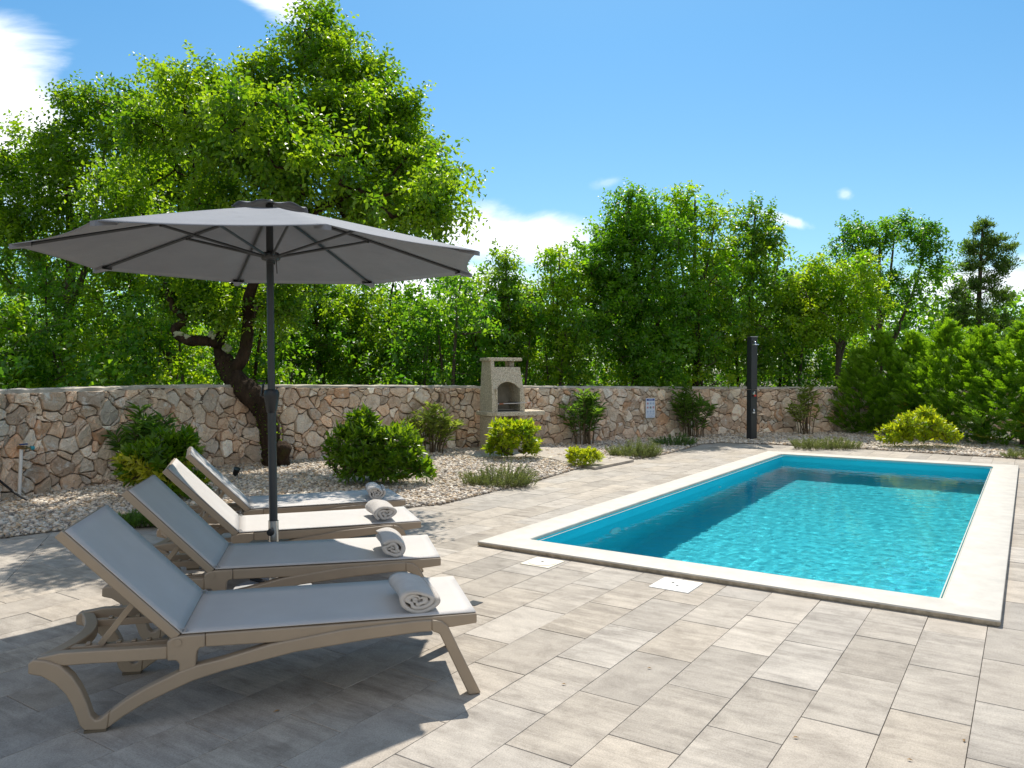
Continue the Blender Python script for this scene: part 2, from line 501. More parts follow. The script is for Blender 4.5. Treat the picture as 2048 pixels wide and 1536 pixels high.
# joint sand and soil below the deck, reaching the horizon, with a hole for the pool
def ring(name, z, outer, inner, mat):
    V = [(*p, z) for p in outer] + [(*p, z) for p in inner]
    F = [(i, (i + 1) % 4, 4 + (i + 1) % 4, 4 + i) for i in range(4)]
    mb = MB().add(V, F)
    o = mb.build(name, mat); o.rotation_euler = (0, 0, TH)
    tag(o, kind='structure'); return o
hol = [(PU0 + .2, PW0 + .2), (PU1 - .2, PW0 + .2), (PU1 - .2, PW1 - .2), (PU0 + .2, PW1 - .2)]
M['joint'] = simple('joint_sand', (.060, .054, .047), .95, var=.3, nscale=20)
ring('deck_bedding', -.012, [(-6, -10), (20, -10), (20, 11), (-6, 11)], hol, M['joint'])
ring('ground', -.06, [(-900, -900), (900, -900), (900, 900), (-900, 900)], hol, M['soil'])

# ------------------------------------------------------------------ gravel beds (lie a little over the deck edge)
wall_px = [(-260, 1062), (0, 1001), (200, 973), (330, 951), (434, 935), (640, 917), (912, 898), (1116, 889), (1337, 874), (1473, 868), (1640, 866)]
WP = [G(x, y)[:2] for x, y in wall_px]
WP.append(WP[-1] + np.array([4.2, 1.0])); WP.append(WP[-1] + np.array([4.0, .4]))
WP.insert(0, WP[0] + np.array([-.5, -2.2]))
top_px = {0: 779, 200: 774, 330: 770, 434: 768.5, 640: 770, 912: 771, 1116: 772, 1337: 773, 1473: 773.5, 1640: 774}
WT = []
for i, p in enumerate(WP):
    j = min(max(i - 1, 0), len(wall_px) - 1); x = wall_px[j][0]
    if x in top_px: WT.append(D(x, top_px[x], WP[i][1] + .02)[2])
    else: WT.append(None)
for i in range(len(WT)):
    if WT[i] is None: WT[i] = WT[2] if i < 2 else WT[11]
WP = np.array(WP); WT = np.array(WT)

edge_px = [(-300, 1105), (0, 1078), (116, 1063), (281, 1056), (430, 1046), (600, 1030), (812, 1017), (881, 1010), (1069, 964), (1162, 936), (1331, 909), (1404, 889), (1440, 886), (1530, 889), (1700, 897), (1860, 907), (2048, 919), (2300, 938)]
EP = np.array([G(x, y)[:2] for x, y in edge_px])
GRZ = .006
def build_gravel():
    far = [tuple(p) for p in WP[::-1]]
    poly = [tuple(p) for p in EP] + [(13.5, 13.0)] + [p for p in far if p[0] < 15]
    me = bpy.data.meshes.new('gravel_bed'); bm = bmesh.new()
    f = bm.faces.new([bm.verts.new((x, y, GRZ)) for x, y in poly])
    bmesh.ops.triangulate(bm, faces=[f]); bm.normal_update()
    for q in bm.faces:
        if q.normal.z < 0: q.normal_flip()
    bm.to_mesh(me); bm.free()
    o = link('gravel_bed', me, M['gravel_bed']); tag(o, kind='structure')
    # pebbles
    P = np.array(poly)
    def inside(pts):
        c = np.zeros(len(pts), bool); j = len(P) - 1
        for i in range(len(P)):
            cond = ((P[i, 1] > pts[:, 1]) != (P[j, 1] > pts[:, 1]))
            with np.errstate(divide='ignore', invalid='ignore'):
                xs = (P[j, 0] - P[i, 0]) * (pts[:, 1] - P[i, 1]) / (P[j, 1] - P[i, 1]) + P[i, 0]
            c ^= cond & (pts[:, 0] < xs); j = i
        return c
    xs, ys = P[:, 0], P[:, 1]
    pts = []
    step = .0245
    gx, gy = np.meshgrid(np.arange(-7.5, 12, step), np.arange(6, 19.5, step))
    pts = np.stack([gx.ravel(), gy.ravel()], 1) + rng.uniform(-.5, .5, (gx.size, 2)) * step * 1.3
    keep = inside(pts) & (np.abs(pts[:, 0] / pts[:, 1]) < .78)
    pts = pts[keep]
    thin = rng.random(len(pts)) < np.clip(1.25 - pts[:, 1] / 26, .4, 1)
    pts = pts[thin]; n = len(pts)
    t = (1 + 5 ** .5) / 2
    ico = np.array([(-1, t, 0), (1, t, 0), (-1, -t, 0), (1, -t, 0), (0, -1, t), (0, 1, t), (0, -1, -t), (0, 1, -t), (t, 0, -1), (t, 0, 1), (-t, 0, -1), (-t, 0, 1)]) / math.sqrt(1 + t * t)
    icf = np.array([(0, 11, 5), (0, 5, 1), (0, 1, 7), (0, 7, 10), (0, 10, 11), (1, 5, 9), (5, 11, 4), (11, 10, 2), (10, 7, 6), (7, 1, 8), (3, 9, 4), (3, 4, 2), (3, 2, 6), (3, 6, 8), (3, 8, 9), (4, 9, 5), (2, 4, 11), (6, 2, 10), (8, 6, 7), (9, 8, 1)])
    r = rng.gamma(5, .0029, n).clip(.007, .032) * (1 + .02 * (pts[:, 1] - 8)).clip(1, 1.25)
    sc = np.stack([r * rng.uniform(.9, 1.5, n), r * rng.uniform(.75, 1.1, n), r * rng.uniform(.5, .85, n)], 1)
    V = ico[None] * (1 + rng.uniform(-.16, .16, (n, 12, 1))) * sc[:, None]
    a = rng.uniform(0, 2 * PI, n); tl = rng.uniform(-.5, .5, n)
    ct, st = np.cos(tl)[:, None], np.sin(tl)[:, None]
    x, y, z = V[..., 0], V[..., 1], V[..., 2]
    x, z = x * ct - z * st, x * st + z * ct
    ca, sa = np.cos(a)[:, None], np.sin(a)[:, None]
    x, y = x * ca - y * sa, x * sa + y * ca
    V = np.stack([x + pts[:, :1], y + pts[:, 1:], z + (GRZ + sc[:, 2] * .5 + rng.uniform(0, .012, n))[:, None]], -1)
    F = icf[None] + (np.arange(n) * 12)[:, None, None]
    pal = np.array([(.56, .53, .49), (.66, .63, .59), (.46, .42, .37), (.36, .33, .30), (.50, .42, .32), (.42, .32, .22), (.24, .22, .21), (.62, .56, .48)])
    pr = np.array([.18, .14, .17, .13, .13, .10, .09, .06])
    c = pal[rng.choice(len(pal), n, p=pr / pr.sum())] * np.array([1.16, 1.09, .99]) * rng.uniform(.8, 1.12, (n, 1))
    me = mesh_np('gravel', V.reshape(-1, 3), F.reshape(-1, 3), np.repeat(c, 12, 0), smooth=True)
    o = link('gravel', me, M['pebble'])
    tag(o, 'loose pale river pebbles covering the planting beds', 'gravel', kind='stuff')
build_gravel()

# paved strip leading to the barbecue
def build_path():
    poly = [G(x, y)[:2] for x, y in ((905, 902), (1070, 893), (1150, 902), (1268, 924), (1190, 940), (1075, 916), (955, 919))]
    mb = MB()
    P = [tuple(uv(p)) for p in poly]
    o0 = np.mean(P, 0)
    def put(q):
        n = len(q)
        if n < 3 or parea(q) < .01: return
        c = np.mean(q, 0); q = [tuple(np.array(p) - (np.array(p) - c) / np.linalg.norm(np.array(p) - c) * .004) for p in q]
        V = [(x, y, .0) for x, y in q] + [(x, y, .035) for x, y in q]
        F = [tuple(range(n, 2 * n))] + [(i, (i + 1) % n, (i + 1) % n + n, i + n) for i in range(n)]
        mb.add(V, F, (random.random(), random.uniform(.4, .7), 1))
    # two convex halves
    for half in ([P[0], P[1], P[5], P[6]], [P[1], P[2], P[3], P[4], P[5]]):
        ar = sum(half[i][0] * half[(i + 1) % len(half)][1] - half[(i + 1) % len(half)][0] * half[i][1] for i in range(len(half)))
        if ar < 0: half = half[::-1]
        us = [p[0] for p in half]; ws = [p[1] for p in half]
        for x in np.arange(min(us), max(us), .62):
            for y in np.arange(min(ws), max(ws), .62):
                q = [(x, y), (x + .62, y), (x + .62, y + .62), (x, y + .62)]
                for i in range(len(half)):
                    p0 = half[i]; p1 = half[(i + 1) % len(half)]
                    q = clip_half(q, p0, (-(p1[1] - p0[1]), p1[0] - p0[0]))
                    if len(q) < 3: break
                put(q)
    o = mb.build('barbecue_path', M['tile'], colors=True); o.rotation_euler = (0, 0, TH); o.location.z = .004
    tag(o, kind='structure')
build_path()

# ------------------------------------------------------------------ dry-stone wall
def build_wall():
    seg = np.linalg.norm(np.diff(WP, axis=0), axis=1); S = np.concatenate([[0], np.cumsum(seg)])
    # smooth centre line
    ss = np.arange(0, S[-1], .1)
    X = np.interp(ss, S, WP[:, 0]); Y = np.interp(ss, S, WP[:, 1]); T = np.interp(ss, S, WT)
    ker = np.hanning(15); ker /= ker.sum()
    def sm(a):
        p = np.pad(a, 7, mode='reflect', reflect_type='odd'); return np.convolve(p, ker, 'valid')
    X, Y, T = sm(X), sm(Y), sm(T)
    def at(s, z, d):
        x = np.interp(s, ss, X); y = np.interp(s, ss, Y)
        tx = np.interp(s + .15, ss, X) - np.interp(s - .15, ss, X); ty = np.interp(s + .15, ss, Y) - np.interp(s - .15, ss, Y)
        l = np.hypot(tx, ty) + 1e-9
        return np.stack([x + ty / l * d, y - tx / l * d, z], -1)
    L = ss[-1]
    root = empty('stone_wall', (float(X[40]), float(Y[40]), 0))
    tag(root, 'long curving low garden wall of irregular beige and reddish limestone rubble', 'wall')
    # body and cap
    mb = MB(); s2 = np.arange(0.05, L - .05, .25)
    f0, f1 = at(s2, np.full_like(s2, -.05), .0), at(s2, np.interp(s2, ss, T) - .045, .0)
    b0, b1 = at(s2, np.full_like(s2, -.05), -.36), at(s2, np.interp(s2, ss, T) - .045, -.36)
    n = len(s2); V = np.concatenate([f0, f1, b1, b0]); F = []
    for i in range(n - 1):
        for k in range(4):
            k2 = (k + 1) % 4
            F.append((k * n + i, k * n + i + 1, k2 * n + i + 1, k2 * n + i))
    F += [(0, n, 2 * n, 3 * n), (n - 1, 4 * n - 1, 3 * n - 1, 2 * n - 1)]
    off = np.array([X[40], Y[40], 0])
    mb.add(V - off, F); mb.build('mortar_core', M['mortar'], root)
    mb = MB(); s3 = np.arange(0.05, L - .05, .12); n = len(s3)
    tt = np.interp(s3, ss, T)
    wob = rng.normal(0, .006, (4, n)); wz = rng.normal(0, .006, (2, n))
    f0 = at(s3, tt - .05 + wz[0] * 1.5, .030 + wob[0]); f1 = at(s3, tt - .012 + wz[1], .022 + wob[1]); fm = at(s3, tt + rng.normal(0, .005, n), -.02)
    b1 = at(s3, tt - .004 + wz[1], -.36 + wob[2]); b0 = at(s3, tt - .05, -.38 + wob[3])
    V = np.concatenate([f0, f1, fm, b1, b0]); F = []
    for i in range(n - 1):
        for k in range(5):
            k2 = (k + 1) % 5
            F.append((k * n + i, k * n + i + 1, k2 * n + i + 1, k2 * n + i))
    mb.add(V - off, F); mb.build('wall_cap', M['cap'], root, smooth=False)
    # stones: Voronoi cells in (s, z)
    Hm = 1.30
    r0 = np.random.default_rng(3)
    cand = []
    sizes = []
    tries = 0
    grid = {}
    while tries < 42000:
        tries += 1
        p = (r0.uniform(0, L), r0.uniform(-.02, Hm)); rad = r0.choice([.06, .10, .135, .175], p=[.20, .34, .30, .16])
        if tries > 26000: rad = r0.choice([.045, .06, .075])
        gx = int(p[0] / .4); ok = True
        for k in (gx - 1, gx, gx + 1):
            for (q, rq) in grid.get(k, ()):
                dx = (q[0] - p[0]); dz = (q[1] - p[1]) * 1.3
                if dx * dx + dz * dz < ((rad + rq) * .88) ** 2: ok = False; break
            if not ok: break
        if ok:
            grid.setdefault(gx, []).append((p, rad)); cand.append(p); sizes.append(rad)
    Cc = np.array(cand); R2 = np.array(sizes) ** 2
    wk = r0.normal(0, 1, (14, 2)); wk = wk / np.linalg.norm(wk, axis=1)[:, None] * r0.uniform(9, 30, (14, 1)); wph = r0.uniform(0, 6, (14, 2))
    def warp(q):
        q = np.asarray(q); o_ = np.zeros_like(q)
        for i_ in range(14):
            ph = q @ wk[i_]; am = .17 / np.linalg.norm(wk[i_])
            o_[:, 0] += am * np.sin(ph + wph[i_, 0]); o_[:, 1] += am * np.sin(ph + wph[i_, 1])
        edge = np.clip(np.minimum(q[:, 1], np.interp(q[:, 0], ss, T) - .05 - q[:, 1]) / .15, 0, 1)
        return q + o_ * edge[:, None]
    VV = []; FF = []; CCs = []
    pal = [(.50, .40, .31), (.46, .36, .28), (.55, .46, .37), (.44, .34, .265), (.52, .39, .29), (.60, .53, .45), (.47, .41, .35), (.50, .33, .22), (.40, .33, .27), (.66, .61, .54)]
    pw = np.array([.2, .16, .16, .12, .1, .09, .08, .05, .05, .04]); pw /= pw.sum()
    base = 0
    for i in range(len(Cc)):
        p = Cc[i]; tops = float(np.interp(p[0], ss, T)) - .04
        poly = [(p[0] - .5, -.04), (p[0] + .5, -.04), (p[0] + .5, tops), (p[0] - .5, tops)]
        d = np.linalg.norm(Cc - p, axis=1); idx = np.argsort(d)[1:22]
        for j in idx:
            q = Cc[j]; dv = p - q; l = np.linalg.norm(dv)
            # power diagram
            t = (l * l + R2[j] - R2[i]) / (2 * l)
            m = q + dv / l * t
            poly = clip_half(poly, m, dv)
            if len(poly) < 3: break
        if len(poly) < 3 or parea(poly) < .0012: continue
        P = np.array(poly); c = P.mean(0)
        # inset for the joint, wobble, round the corners
        out = []
        n0 = len(P)
        for k in range(n0):
            a, b = P[k], P[(k + 1) % n0]
            e = np.linalg.norm(b - a)
            if e < 1e-4: continue
            for f in (.07, .36, .64, .93) if e > .06 else (.3, .7):
                q = a + (b - a) * f
                nn = np.array([-(b - a)[1], (b - a)[0]]) / e
                out.append(q + nn * (.0045 + r0.uniform(-.004, .008)))
        ring0 = np.array(out); m = len(ring0)
        if m < 5: continue
        ring0 = warp(ring0)
        c = ring0.mean(0); size = math.sqrt(parea(poly))
        dep = r0.uniform(.028, .062); tilt = r0.normal(0, .13, 2); cx = c + r0.uniform(-.2, .2, 2) * size
        rings = []
        for sfac, dd in ((1.0, -.012), (.992, dep * .62), (.93, dep * .97), (.62, dep * 1.06), (.3, dep * 1.08)):
            Rg = c + (ring0 - c) * sfac
            dz = dd + (Rg - cx) @ tilt * (1 if dd > 0 else 0) + (r0.normal(0, .004, m) if dd > .0 else 0)
            dz = np.clip(dz, -.012, .11)
            rings.append(np.concatenate([Rg, np.broadcast_to(dz, (m,))[:, None]], 1))
        cen = np.array([[c[0], c[1], dep * 1.12 + r0.normal(0, .004)]])
        allv = np.concatenate(rings + [cen])
        Wd = at(allv[:, 0], allv[:, 1], allv[:, 2])
        VV.append(Wd)
        nv = len(allv)
        for k in range(len(rings) - 1):
            for q in range(m):
                q2 = (q + 1) % m
                FF.append((base + k * m + q, base + k * m + q2, base + (k + 1) * m + q2))
                FF.append((base + k * m + q, base + (k + 1) * m + q2, base + (k + 1) * m + q))
        kk = len(rings) - 1
        for q in range(m):
            FF.append((base + kk * m + q, base + kk * m + (q + 1) % m, base + nv - 1))
        col = np.array(pal[r0.choice(len(pal), p=pw)]) * np.array([1.56, 1.51, 1.43]) * r0.uniform(.72, 1.18)
        CCs.append(np.broadcast_to(col, (nv, 3)))
        base += nv
    V = np.concatenate(VV) - off
    me = mesh_np('stones', V, np.array(FF), np.concatenate(CCs))
    me.polygons.foreach_set('use_smooth', np.ones(len(FF), bool))
    me.set_sharp_from_angle(angle=math.radians(28))
    o = link('stones', me, M['stone'], root)
    return at, ss, X, Y, T
wall_at, WS, WX, WY, WTT = build_wall()
def wall_s_at_px(px):
    k = (px - 1024) / FPX
    i = np.argmin(np.abs(WX / WY - k)); return WS[i]
def wall_frame(px, d=.06):
    s = wall_s_at_px(px); p = wall_at(np.array([s]), np.array([0.]), d)[0]
    a = wall_at(np.array([s - .2, s + .2]), np.zeros(2), 0.); t = a[1] - a[0]
    return p, math.atan2(t[1], t[0])

# ------------------------------------------------------------------ swimming pool
def build_pool():
    root = empty('swimming_pool', (A0[0], A0[1], 0), TH)
    tag(root, 'rectangular swimming pool lined in turquoise with a cream stone rim', 'swimming pool')
    L, Wd = PL, PW
    # local: x along u, y = w, so the pool spans y from -PW to 0
    def rrect(x0, x1, y0, y1, r, n=5):
        pts = []
        for cx, cy, a0 in ((x1 - r, y1 - r, 0), (x0 + r, y1 - r, 90), (x0 + r, y0 + r, 180), (x1 - r, y0 + r, 270)):
            for k in range(n + 1):
                a = math.radians(a0 + 90 * k / n); pts.append((cx + r * math.cos(a), cy + r * math.sin(a)))
        return pts
    def band(profile, name, mat):
        V = []; F = []; n = None
        for off, z, r in profile:
            pts = rrect(off, L - off, -Wd + off, -off, r); n = len(pts)
            V += [(p[0], p[1], z) for p in pts]
        m = len(profile)
        for k in range(m - 1):
            for i in range(n):
                j = (i + 1) % n
                F.append((k * n + i, k * n + j, (k + 1) * n + j, (k + 1) * n + i))
        return MB().add(V, F).build(name, mat, root, smooth=True)
    zt = .042
    band([(.012, .0, .012), (.004, .012, .012), (.003, zt - .012, .012)], 'coping_edge', M['coping_edge'])
    band([(.003, zt - .012, .012), (.003, zt - .008, .013), (.006, zt - .002, .014), (.012, zt, .015), (CW - .012, zt, .03), (CW - .004, zt - .004, .035), (CW, zt - .012, .04), (CW, zt - .035, .04), (CW + .03, zt - .036, .04)], 'coping', M['coping'])
    i0 = CW + .018
    zb = -1.42
    band([(i0, .02, .03), (i0, zb + .06, .03), (i0 + .06, zb, .04)], 'pool_wall', M['liner'])
    p = rrect(i0 + .06, L - i0 - .06, -Wd + i0 + .06, -i0 - .06, .04)
    MB().add([(x, y, zb) for x, y in p], [tuple(range(len(p)))]).build('pool_floor', M['liner'], root)
    # fittings on the left-hand wall and the far end
    def disc(name, loc, ax, r, mat, th=.02):
        mb = MB().lathe([(r, 0), (r, th * .6), (r * .85, th)], 20)
        o = mb.build(name, mat, root, smooth=True)
        o.location = loc; o.rotation_euler = ax
        return o
    disc('underwater_light', (1.95, -i0, -.45), (PI / 2, 0, 0), .12, M['white_plastic'])
    disc('inlet_nozzle', (5.2, -i0, -.32), (PI / 2, 0, 0), .05, M['white_plastic'])
    disc('inlet_nozzle', (6.9, -i0, -.32), (PI / 2, 0, 0), .05, M['white_plastic'])
    # water: a real rippled sheet
    nx, ny = 760, 300
    x = np.linspace(i0, L - i0, nx); y = np.linspace(-Wd + i0, -i0, ny)
    Xg, Yg = np.meshgrid(x, y, indexing='ij')
    Z = np.zeros_like(Xg); r1 = np.random.default_rng(11)
    for k in range(90):
        lam = math.exp(r1.uniform(math.log(.07), math.log(.30))); a = r1.normal(math.radians(35), .9)
        Z += lam * .0019 * r1.uniform(.5, 1) * np.sin(2 * PI / lam * (Xg * math.cos(a) + Yg * math.sin(a)) + r1.uniform(0, 2 * PI)) / 4.2
    V = np.stack([Xg, Yg, Z], -1).reshape(-1, 3)
    idx = np.arange(nx * ny).reshape(nx, ny)
    F = np.stack([idx[:-1, :-1], idx[1:, :-1], idx[1:, 1:], idx[:-1, 1:]], -1).reshape(-1, 4)
    me = mesh_np('water', V, F, smooth=True)
    t = NT('pool_water')
    gl = t.n('ShaderNodeBsdfGlass'); gl.inputs['IOR'].default_value = 1.33; gl.inputs['Roughness'].default_value = 0.0
    gl.inputs['Color'].default_value = (.97, .995, 1.0, 1)
    n1 = t.noise(t.coord((7, 16, 1), rot=(0, 0, .5)), 1.0, 3, .6, 1.0)
    n2 = t.noise(t.coord((18, 36, 1), rot=(0, 0, -.2)), 1.0, 2, .6, .6)
    bp = t.n('ShaderNodeBump'); bp.inputs['Strength'].default_value = .06; bp.inputs['Distance'].default_value = .016
    t.l(t.math('ADD', n1, t.math('MULTIPLY', n2, .5)), bp.inputs['Height']); t.l(bp.outputs[0], gl.inputs['Normal'])
    t.l(gl.outputs[0], t.o.inputs['Surface'])
    o = link('water', me, t.m)
    o.cycles.is_caustics_caster = True
    for c in root.children: c.cycles.is_caustics_receiver = True
    o.location = (A0[0], A0[1], -.085); o.rotation_euler = (0, 0, TH)
    tag(o, kind='structure')
build_pool()

# ------------------------------------------------------------------ deck fittings
def lid(px, py, size, name, label, mat, holes):
    p = G(px, py); root = empty(name, (p[0], p[1], 0), TH)
    tag(root, label, 'lid')
    MB().box((-size / 2, -size / 2, -.004), (size / 2, size / 2, .007)).build('frame', mat, root, bevel=.002)
    mb = MB().lathe([(size * .44, .0072), (size * .44, .010), (size * .425, .011)], 32)
    mb.build('cover', mat, root, smooth=True)
    mb = MB()
    for q in holes: MB().lathe([(.011, .0112), (.011, .0124)], 10, at=(q[0], q[1], 0)).build('finger_hole', M['joint'], root)
    return root
lid(1352, 1171, .285, 'skimmer_lid', 'bright white square skimmer lid set in the paving beside the pool', M['white_plastic'], ((.02, .03), (-.03, -.02)))
lid(1085, 1126, .255, 'inspection_cover', 'cream square inspection cover in the paving by the near left pool corner', M['cream_plastic'], ((0, 0),))
p = G(948, 1207)
r = empty('floor_drain', (p[0], p[1], 0), TH); tag(r, 'tiny dark square drain in the paving by the nearest lounger foot end', 'drain')
MB().box((-.045, -.04, -.01), (.045, .04, .0045)).build('grate', M['black'], r, bevel=.002)
mb = MB()
for k in range(4): mb.box((-.035, -.03 + k * .018, .0046), (.035, -.024 + k * .018, .006))
mb.build('slot', M['anthracite'], r)
# a few fallen leaves on the paving
for i, (x, y) in enumerate(((1299, 1338), (1592, 1477), (1928, 1483), (1820, 1522), (553, 1424), (1128, 1370))):
    p = G(x, y); a = random.uniform(0, 6)
    mb = MB(); s = random.uniform(.011, .018)
    mb.add([(-s, 0, .003), (-.2 * s, .45 * s, .006), (s, 0, .003), (-.2 * s, -.45 * s, .006), (0, 0, .009)], [(0, 4, 1), (1, 4, 2), (2, 4, 3), (3, 4, 0)])
    o = mb.build('fallen_leaf', M['dry_leaf']); o.location = (p[0], p[1], .0015); o.rotation_euler = (0, 0, a)
    tag(o, 'tiny curled brown leaf lying on the paving', 'leaf', 'fallen leaves scattered on the deck')

# ------------------------------------------------------------------ sun loungers
def make_lounger():
    root = empty('sun_lounger')
    up = [(-.232, .310), (-.214, .322), (-.168, .314), (-.118, .291), (-.072, .242), (-.043, .19), (-.018, .126), (-.002, .070), (.015, .050), (.032, .053), (.067, .08), (.128, .123), (.207, .166), (.336, .222), (.408, .244), (.511, .262), (.709, .309), (1.019, .348), (1.341, .362), (1.41, .361), (1.455, .352), (1.485, .328), (1.519, .254), (1.638, 0.004)]
    lo = [(-.233, .266), (-.185, .252), (-.136, .217), (-.098, .172), (-.073, .122), (-.057, .074), (-.045, .035), (-.028, .012), (.049, .008), (.060, .014), (.119, .055), (.198, .10), (.3, .143), (.394, .180), (.51, .210), (.811, .266), (1.124, .295), (1.36, .310), (1.41, .309), (1.445, .295), (1.581, 0.0)]
    wd = .66
    def side(y0, y1, nm, mat=M['taupe'], poly=None, bev=.006):
        return MB().prism(poly, y0, y1).build(nm, mat, root, bevel=bev, smooth=True)
    rail = [(-.205, .324), (-.113, .337), (.001, .335), (.29, .329), (.29, .276), (.129, .279), (0, .283), (-.099, .283), (-.205, .291)]
    hinge = [(.29, .352), (.312, .366), (.345, .371), (.373, .3715), (.44, .3712), (.44, .318), (.420, .316), (.409, .303), (.405, .283), (.403, .232), (.336, .212), (.338, .255), (.325, .270), (.29, .272)]
    seat = [(.4405, .3705), (1.0, .3685), (1.621, .372), (1.621, .327), (1.508, .317), (.76, .311), (.4405, .316)]
    for near in (0, 1):
        def Y(a, b): return (a, b) if not near else (wd - b, wd - a)
        side(*Y(-.012, .043), 'leg', poly=up[:11] + lo[:10][::-1])
        side(*Y(-.014, .043), 'side_arch', poly=up[10:20] + lo[9:19][::-1])
        side(*Y(-.012, .043), 'leg', poly=up[19:] + lo[18:][::-1])
        m = MB().prism(rail, *Y(.002, .046)); m.prism(hinge, *Y(-.006, .050)); m.prism(seat, *Y(.001, .047))
        m.build('side_rail', M['taupe'], root, bevel=.005, smooth=True)
        # hinge pin
        c = Y(-.011, -.004); mb = MB().tube([(.333, c[0], .347), (.333, c[1], .347)], .015, 16)
        mb.build('hinge_pin', M['taupe'], root, smooth=True)
        f = Y(-.010, .041); MB().box((-.03, f[0], .0), (.055, f[1], .011)).build('foot_pad', M['taupe_pad'], root)
        # lashing at the fabric corner
        yk = Y(.03, .04)[0]
        pts = [(.345 + .02 * math.cos(t) , yk + .012 * math.sin(2 * t), .384 + .008 * math.sin(t)) for t in np.linspace(0, 6.6, 14)]
        MB().tube(pts, .0035, 5).build('lashing', M['grey_pin'], root, smooth=True)
    # cross members
    MB().box((1.575, .0475, .331), (1.6205, wd - .0475, .369)).build('cross_bar', M['taupe'], root, bevel=.005)
    MB().box((.36, .0475, .322), (.40, wd - .0475, .362)).build('cross_bar', M['taupe'], root, bevel=.005)
    mb = MB()
    # rear bow: the end bar curves in between the two tips
    ys = np.linspace(.0465, wd - .0465, 13)
    bow = [-.205 + .075 * math.sin(PI * (y - .0465) / (wd - .093)) for y in ys]
    V = []; F = []
    for y, xb in zip(ys, bow):
        V += [(xb, y, .278), (xb + .055, y, .278), (xb + .055, y, .322), (xb, y, .326)]
    for i in range(len(ys) - 1):
        for k in range(4):
            k2 = (k + 1) % 4
            F.append((4 * i + k, 4 * i + 4 + k, 4 * i + 4 + k2, 4 * i + k2))
    F += [(0, 1, 2, 3), tuple(4 * (len(ys) - 1) + k for k in (3, 2, 1, 0))]
    mb.add(V, F)
    mb.build('rear_bow', M['taupe'], root, bevel=.005, smooth=True)
    # prop rack: two longitudinal bars with notches
    mb = MB()
    for y in (.13, wd - .165):
        mb.box((-.14, y, .285), (.335, y + .035, .318))
        for k in range(5): mb.box((-.06 + k * .06, y + .002, .3182), (-.04 + k * .06, y + .033, .327))
    mb.box((.29, .0505, .284), (.33, wd - .0505, .316))
    mb.build('prop_rack', M['taupe'], root, bevel=.004)
    # backrest
    b0, b1 = np.array([.325, .362]), np.array([-.125, .826]); dd = (b1 - b0); Lb = np.linalg.norm(dd); dd /= Lb; nn = np.array([dd[1], -dd[0]])
    if nn[1] < 0: nn = -nn
    def bp(a, h): q = b0 + dd * a + nn * h; return (q[0], q[1])
    mb = MB()
    for y0 in (.004, wd - .046):
        mb.prism([bp(-.0, -.017), bp(Lb, -.017), bp(Lb, .023), bp(0.0, .023)], y0, y0 + .042)
    mb.prism([bp(Lb - .045, -.015), bp(Lb - .002, -.015), bp(Lb - .002, .021), bp(Lb - .045, .021)], .0465, wd - .0465)
    mb.prism([bp(.30, -.022), bp(.335, -.022), bp(.335, .004), bp(.30, .004)], .0465, wd - .0465)
    mb.prism([bp(.02, -.015), bp(.055, -.015), bp(.055, .010), bp(.02, .010)], .0465, wd - .0465)
    mb.build('backrest_frame', M['taupe'], root, bevel=.005, smooth=True)
    def sling(name, pf, n, sag, y0, y1):
        V = []; F = []; ny = 9
        for i in range(n + 1):
            for j in range(ny):
                t = i / n; s = j / (ny - 1)
                x, z = pf(t, -sag * (1 - (2 * s - 1) ** 4) * math.sin(PI * t) ** .5 if 0 < t < 1 else 0)
                V.append((x, y0 + (y1 - y0) * s, z))
        for i in range(n):
            for j in range(ny - 1):
                a = i * ny + j; F.append((a, a + ny, a + ny + 1, a + 1))
        o = MB().add(V, F).build(name, M['sling'], root)
        o.data.shade_smooth()
        sd = o.modifiers.new('thick', 'SOLIDIFY'); sd.thickness = .004; sd.offset = 0
    sling('back_sling', lambda t, h: bp(.0 + t * (Lb - .010), .0275 + h), 14, .012, .012, wd - .012)
    sling('seat_sling', lambda t, h: (.3455 + t * 1.272, .3785 - .002 * t + h), 24, .010, .010, wd - .010)
    # prop: an H of two slats
    q0, q1 = np.array([.002, .322]), np.array([.150, .512]); e = (q1 - q0); Le = np.linalg.norm(e); e /= Le; m = np.array([-e[1], e[0]])
    def pp(a, h): q = q0 + e * a + m * h; return (q[0], q[1])
    mb = MB()
    for y0 in (.115, wd - .15):
        mb.prism([pp(0, -.013), pp(Le, -.013), pp(Le, .013), pp(0, .013)], y0, y0 + .012)
        mb.prism([pp(0, -.013), pp(Le, -.013), pp(Le, .013), pp(0, .013)], y0 + .03, y0 + .042)
    mb.prism([pp(.16, -.006), pp(.185, -.006), pp(.185, .006), pp(.16, .006)], .158, wd - .155)
    mb.build('backrest_prop', M['taupe'], root, bevel=.002)
    return root

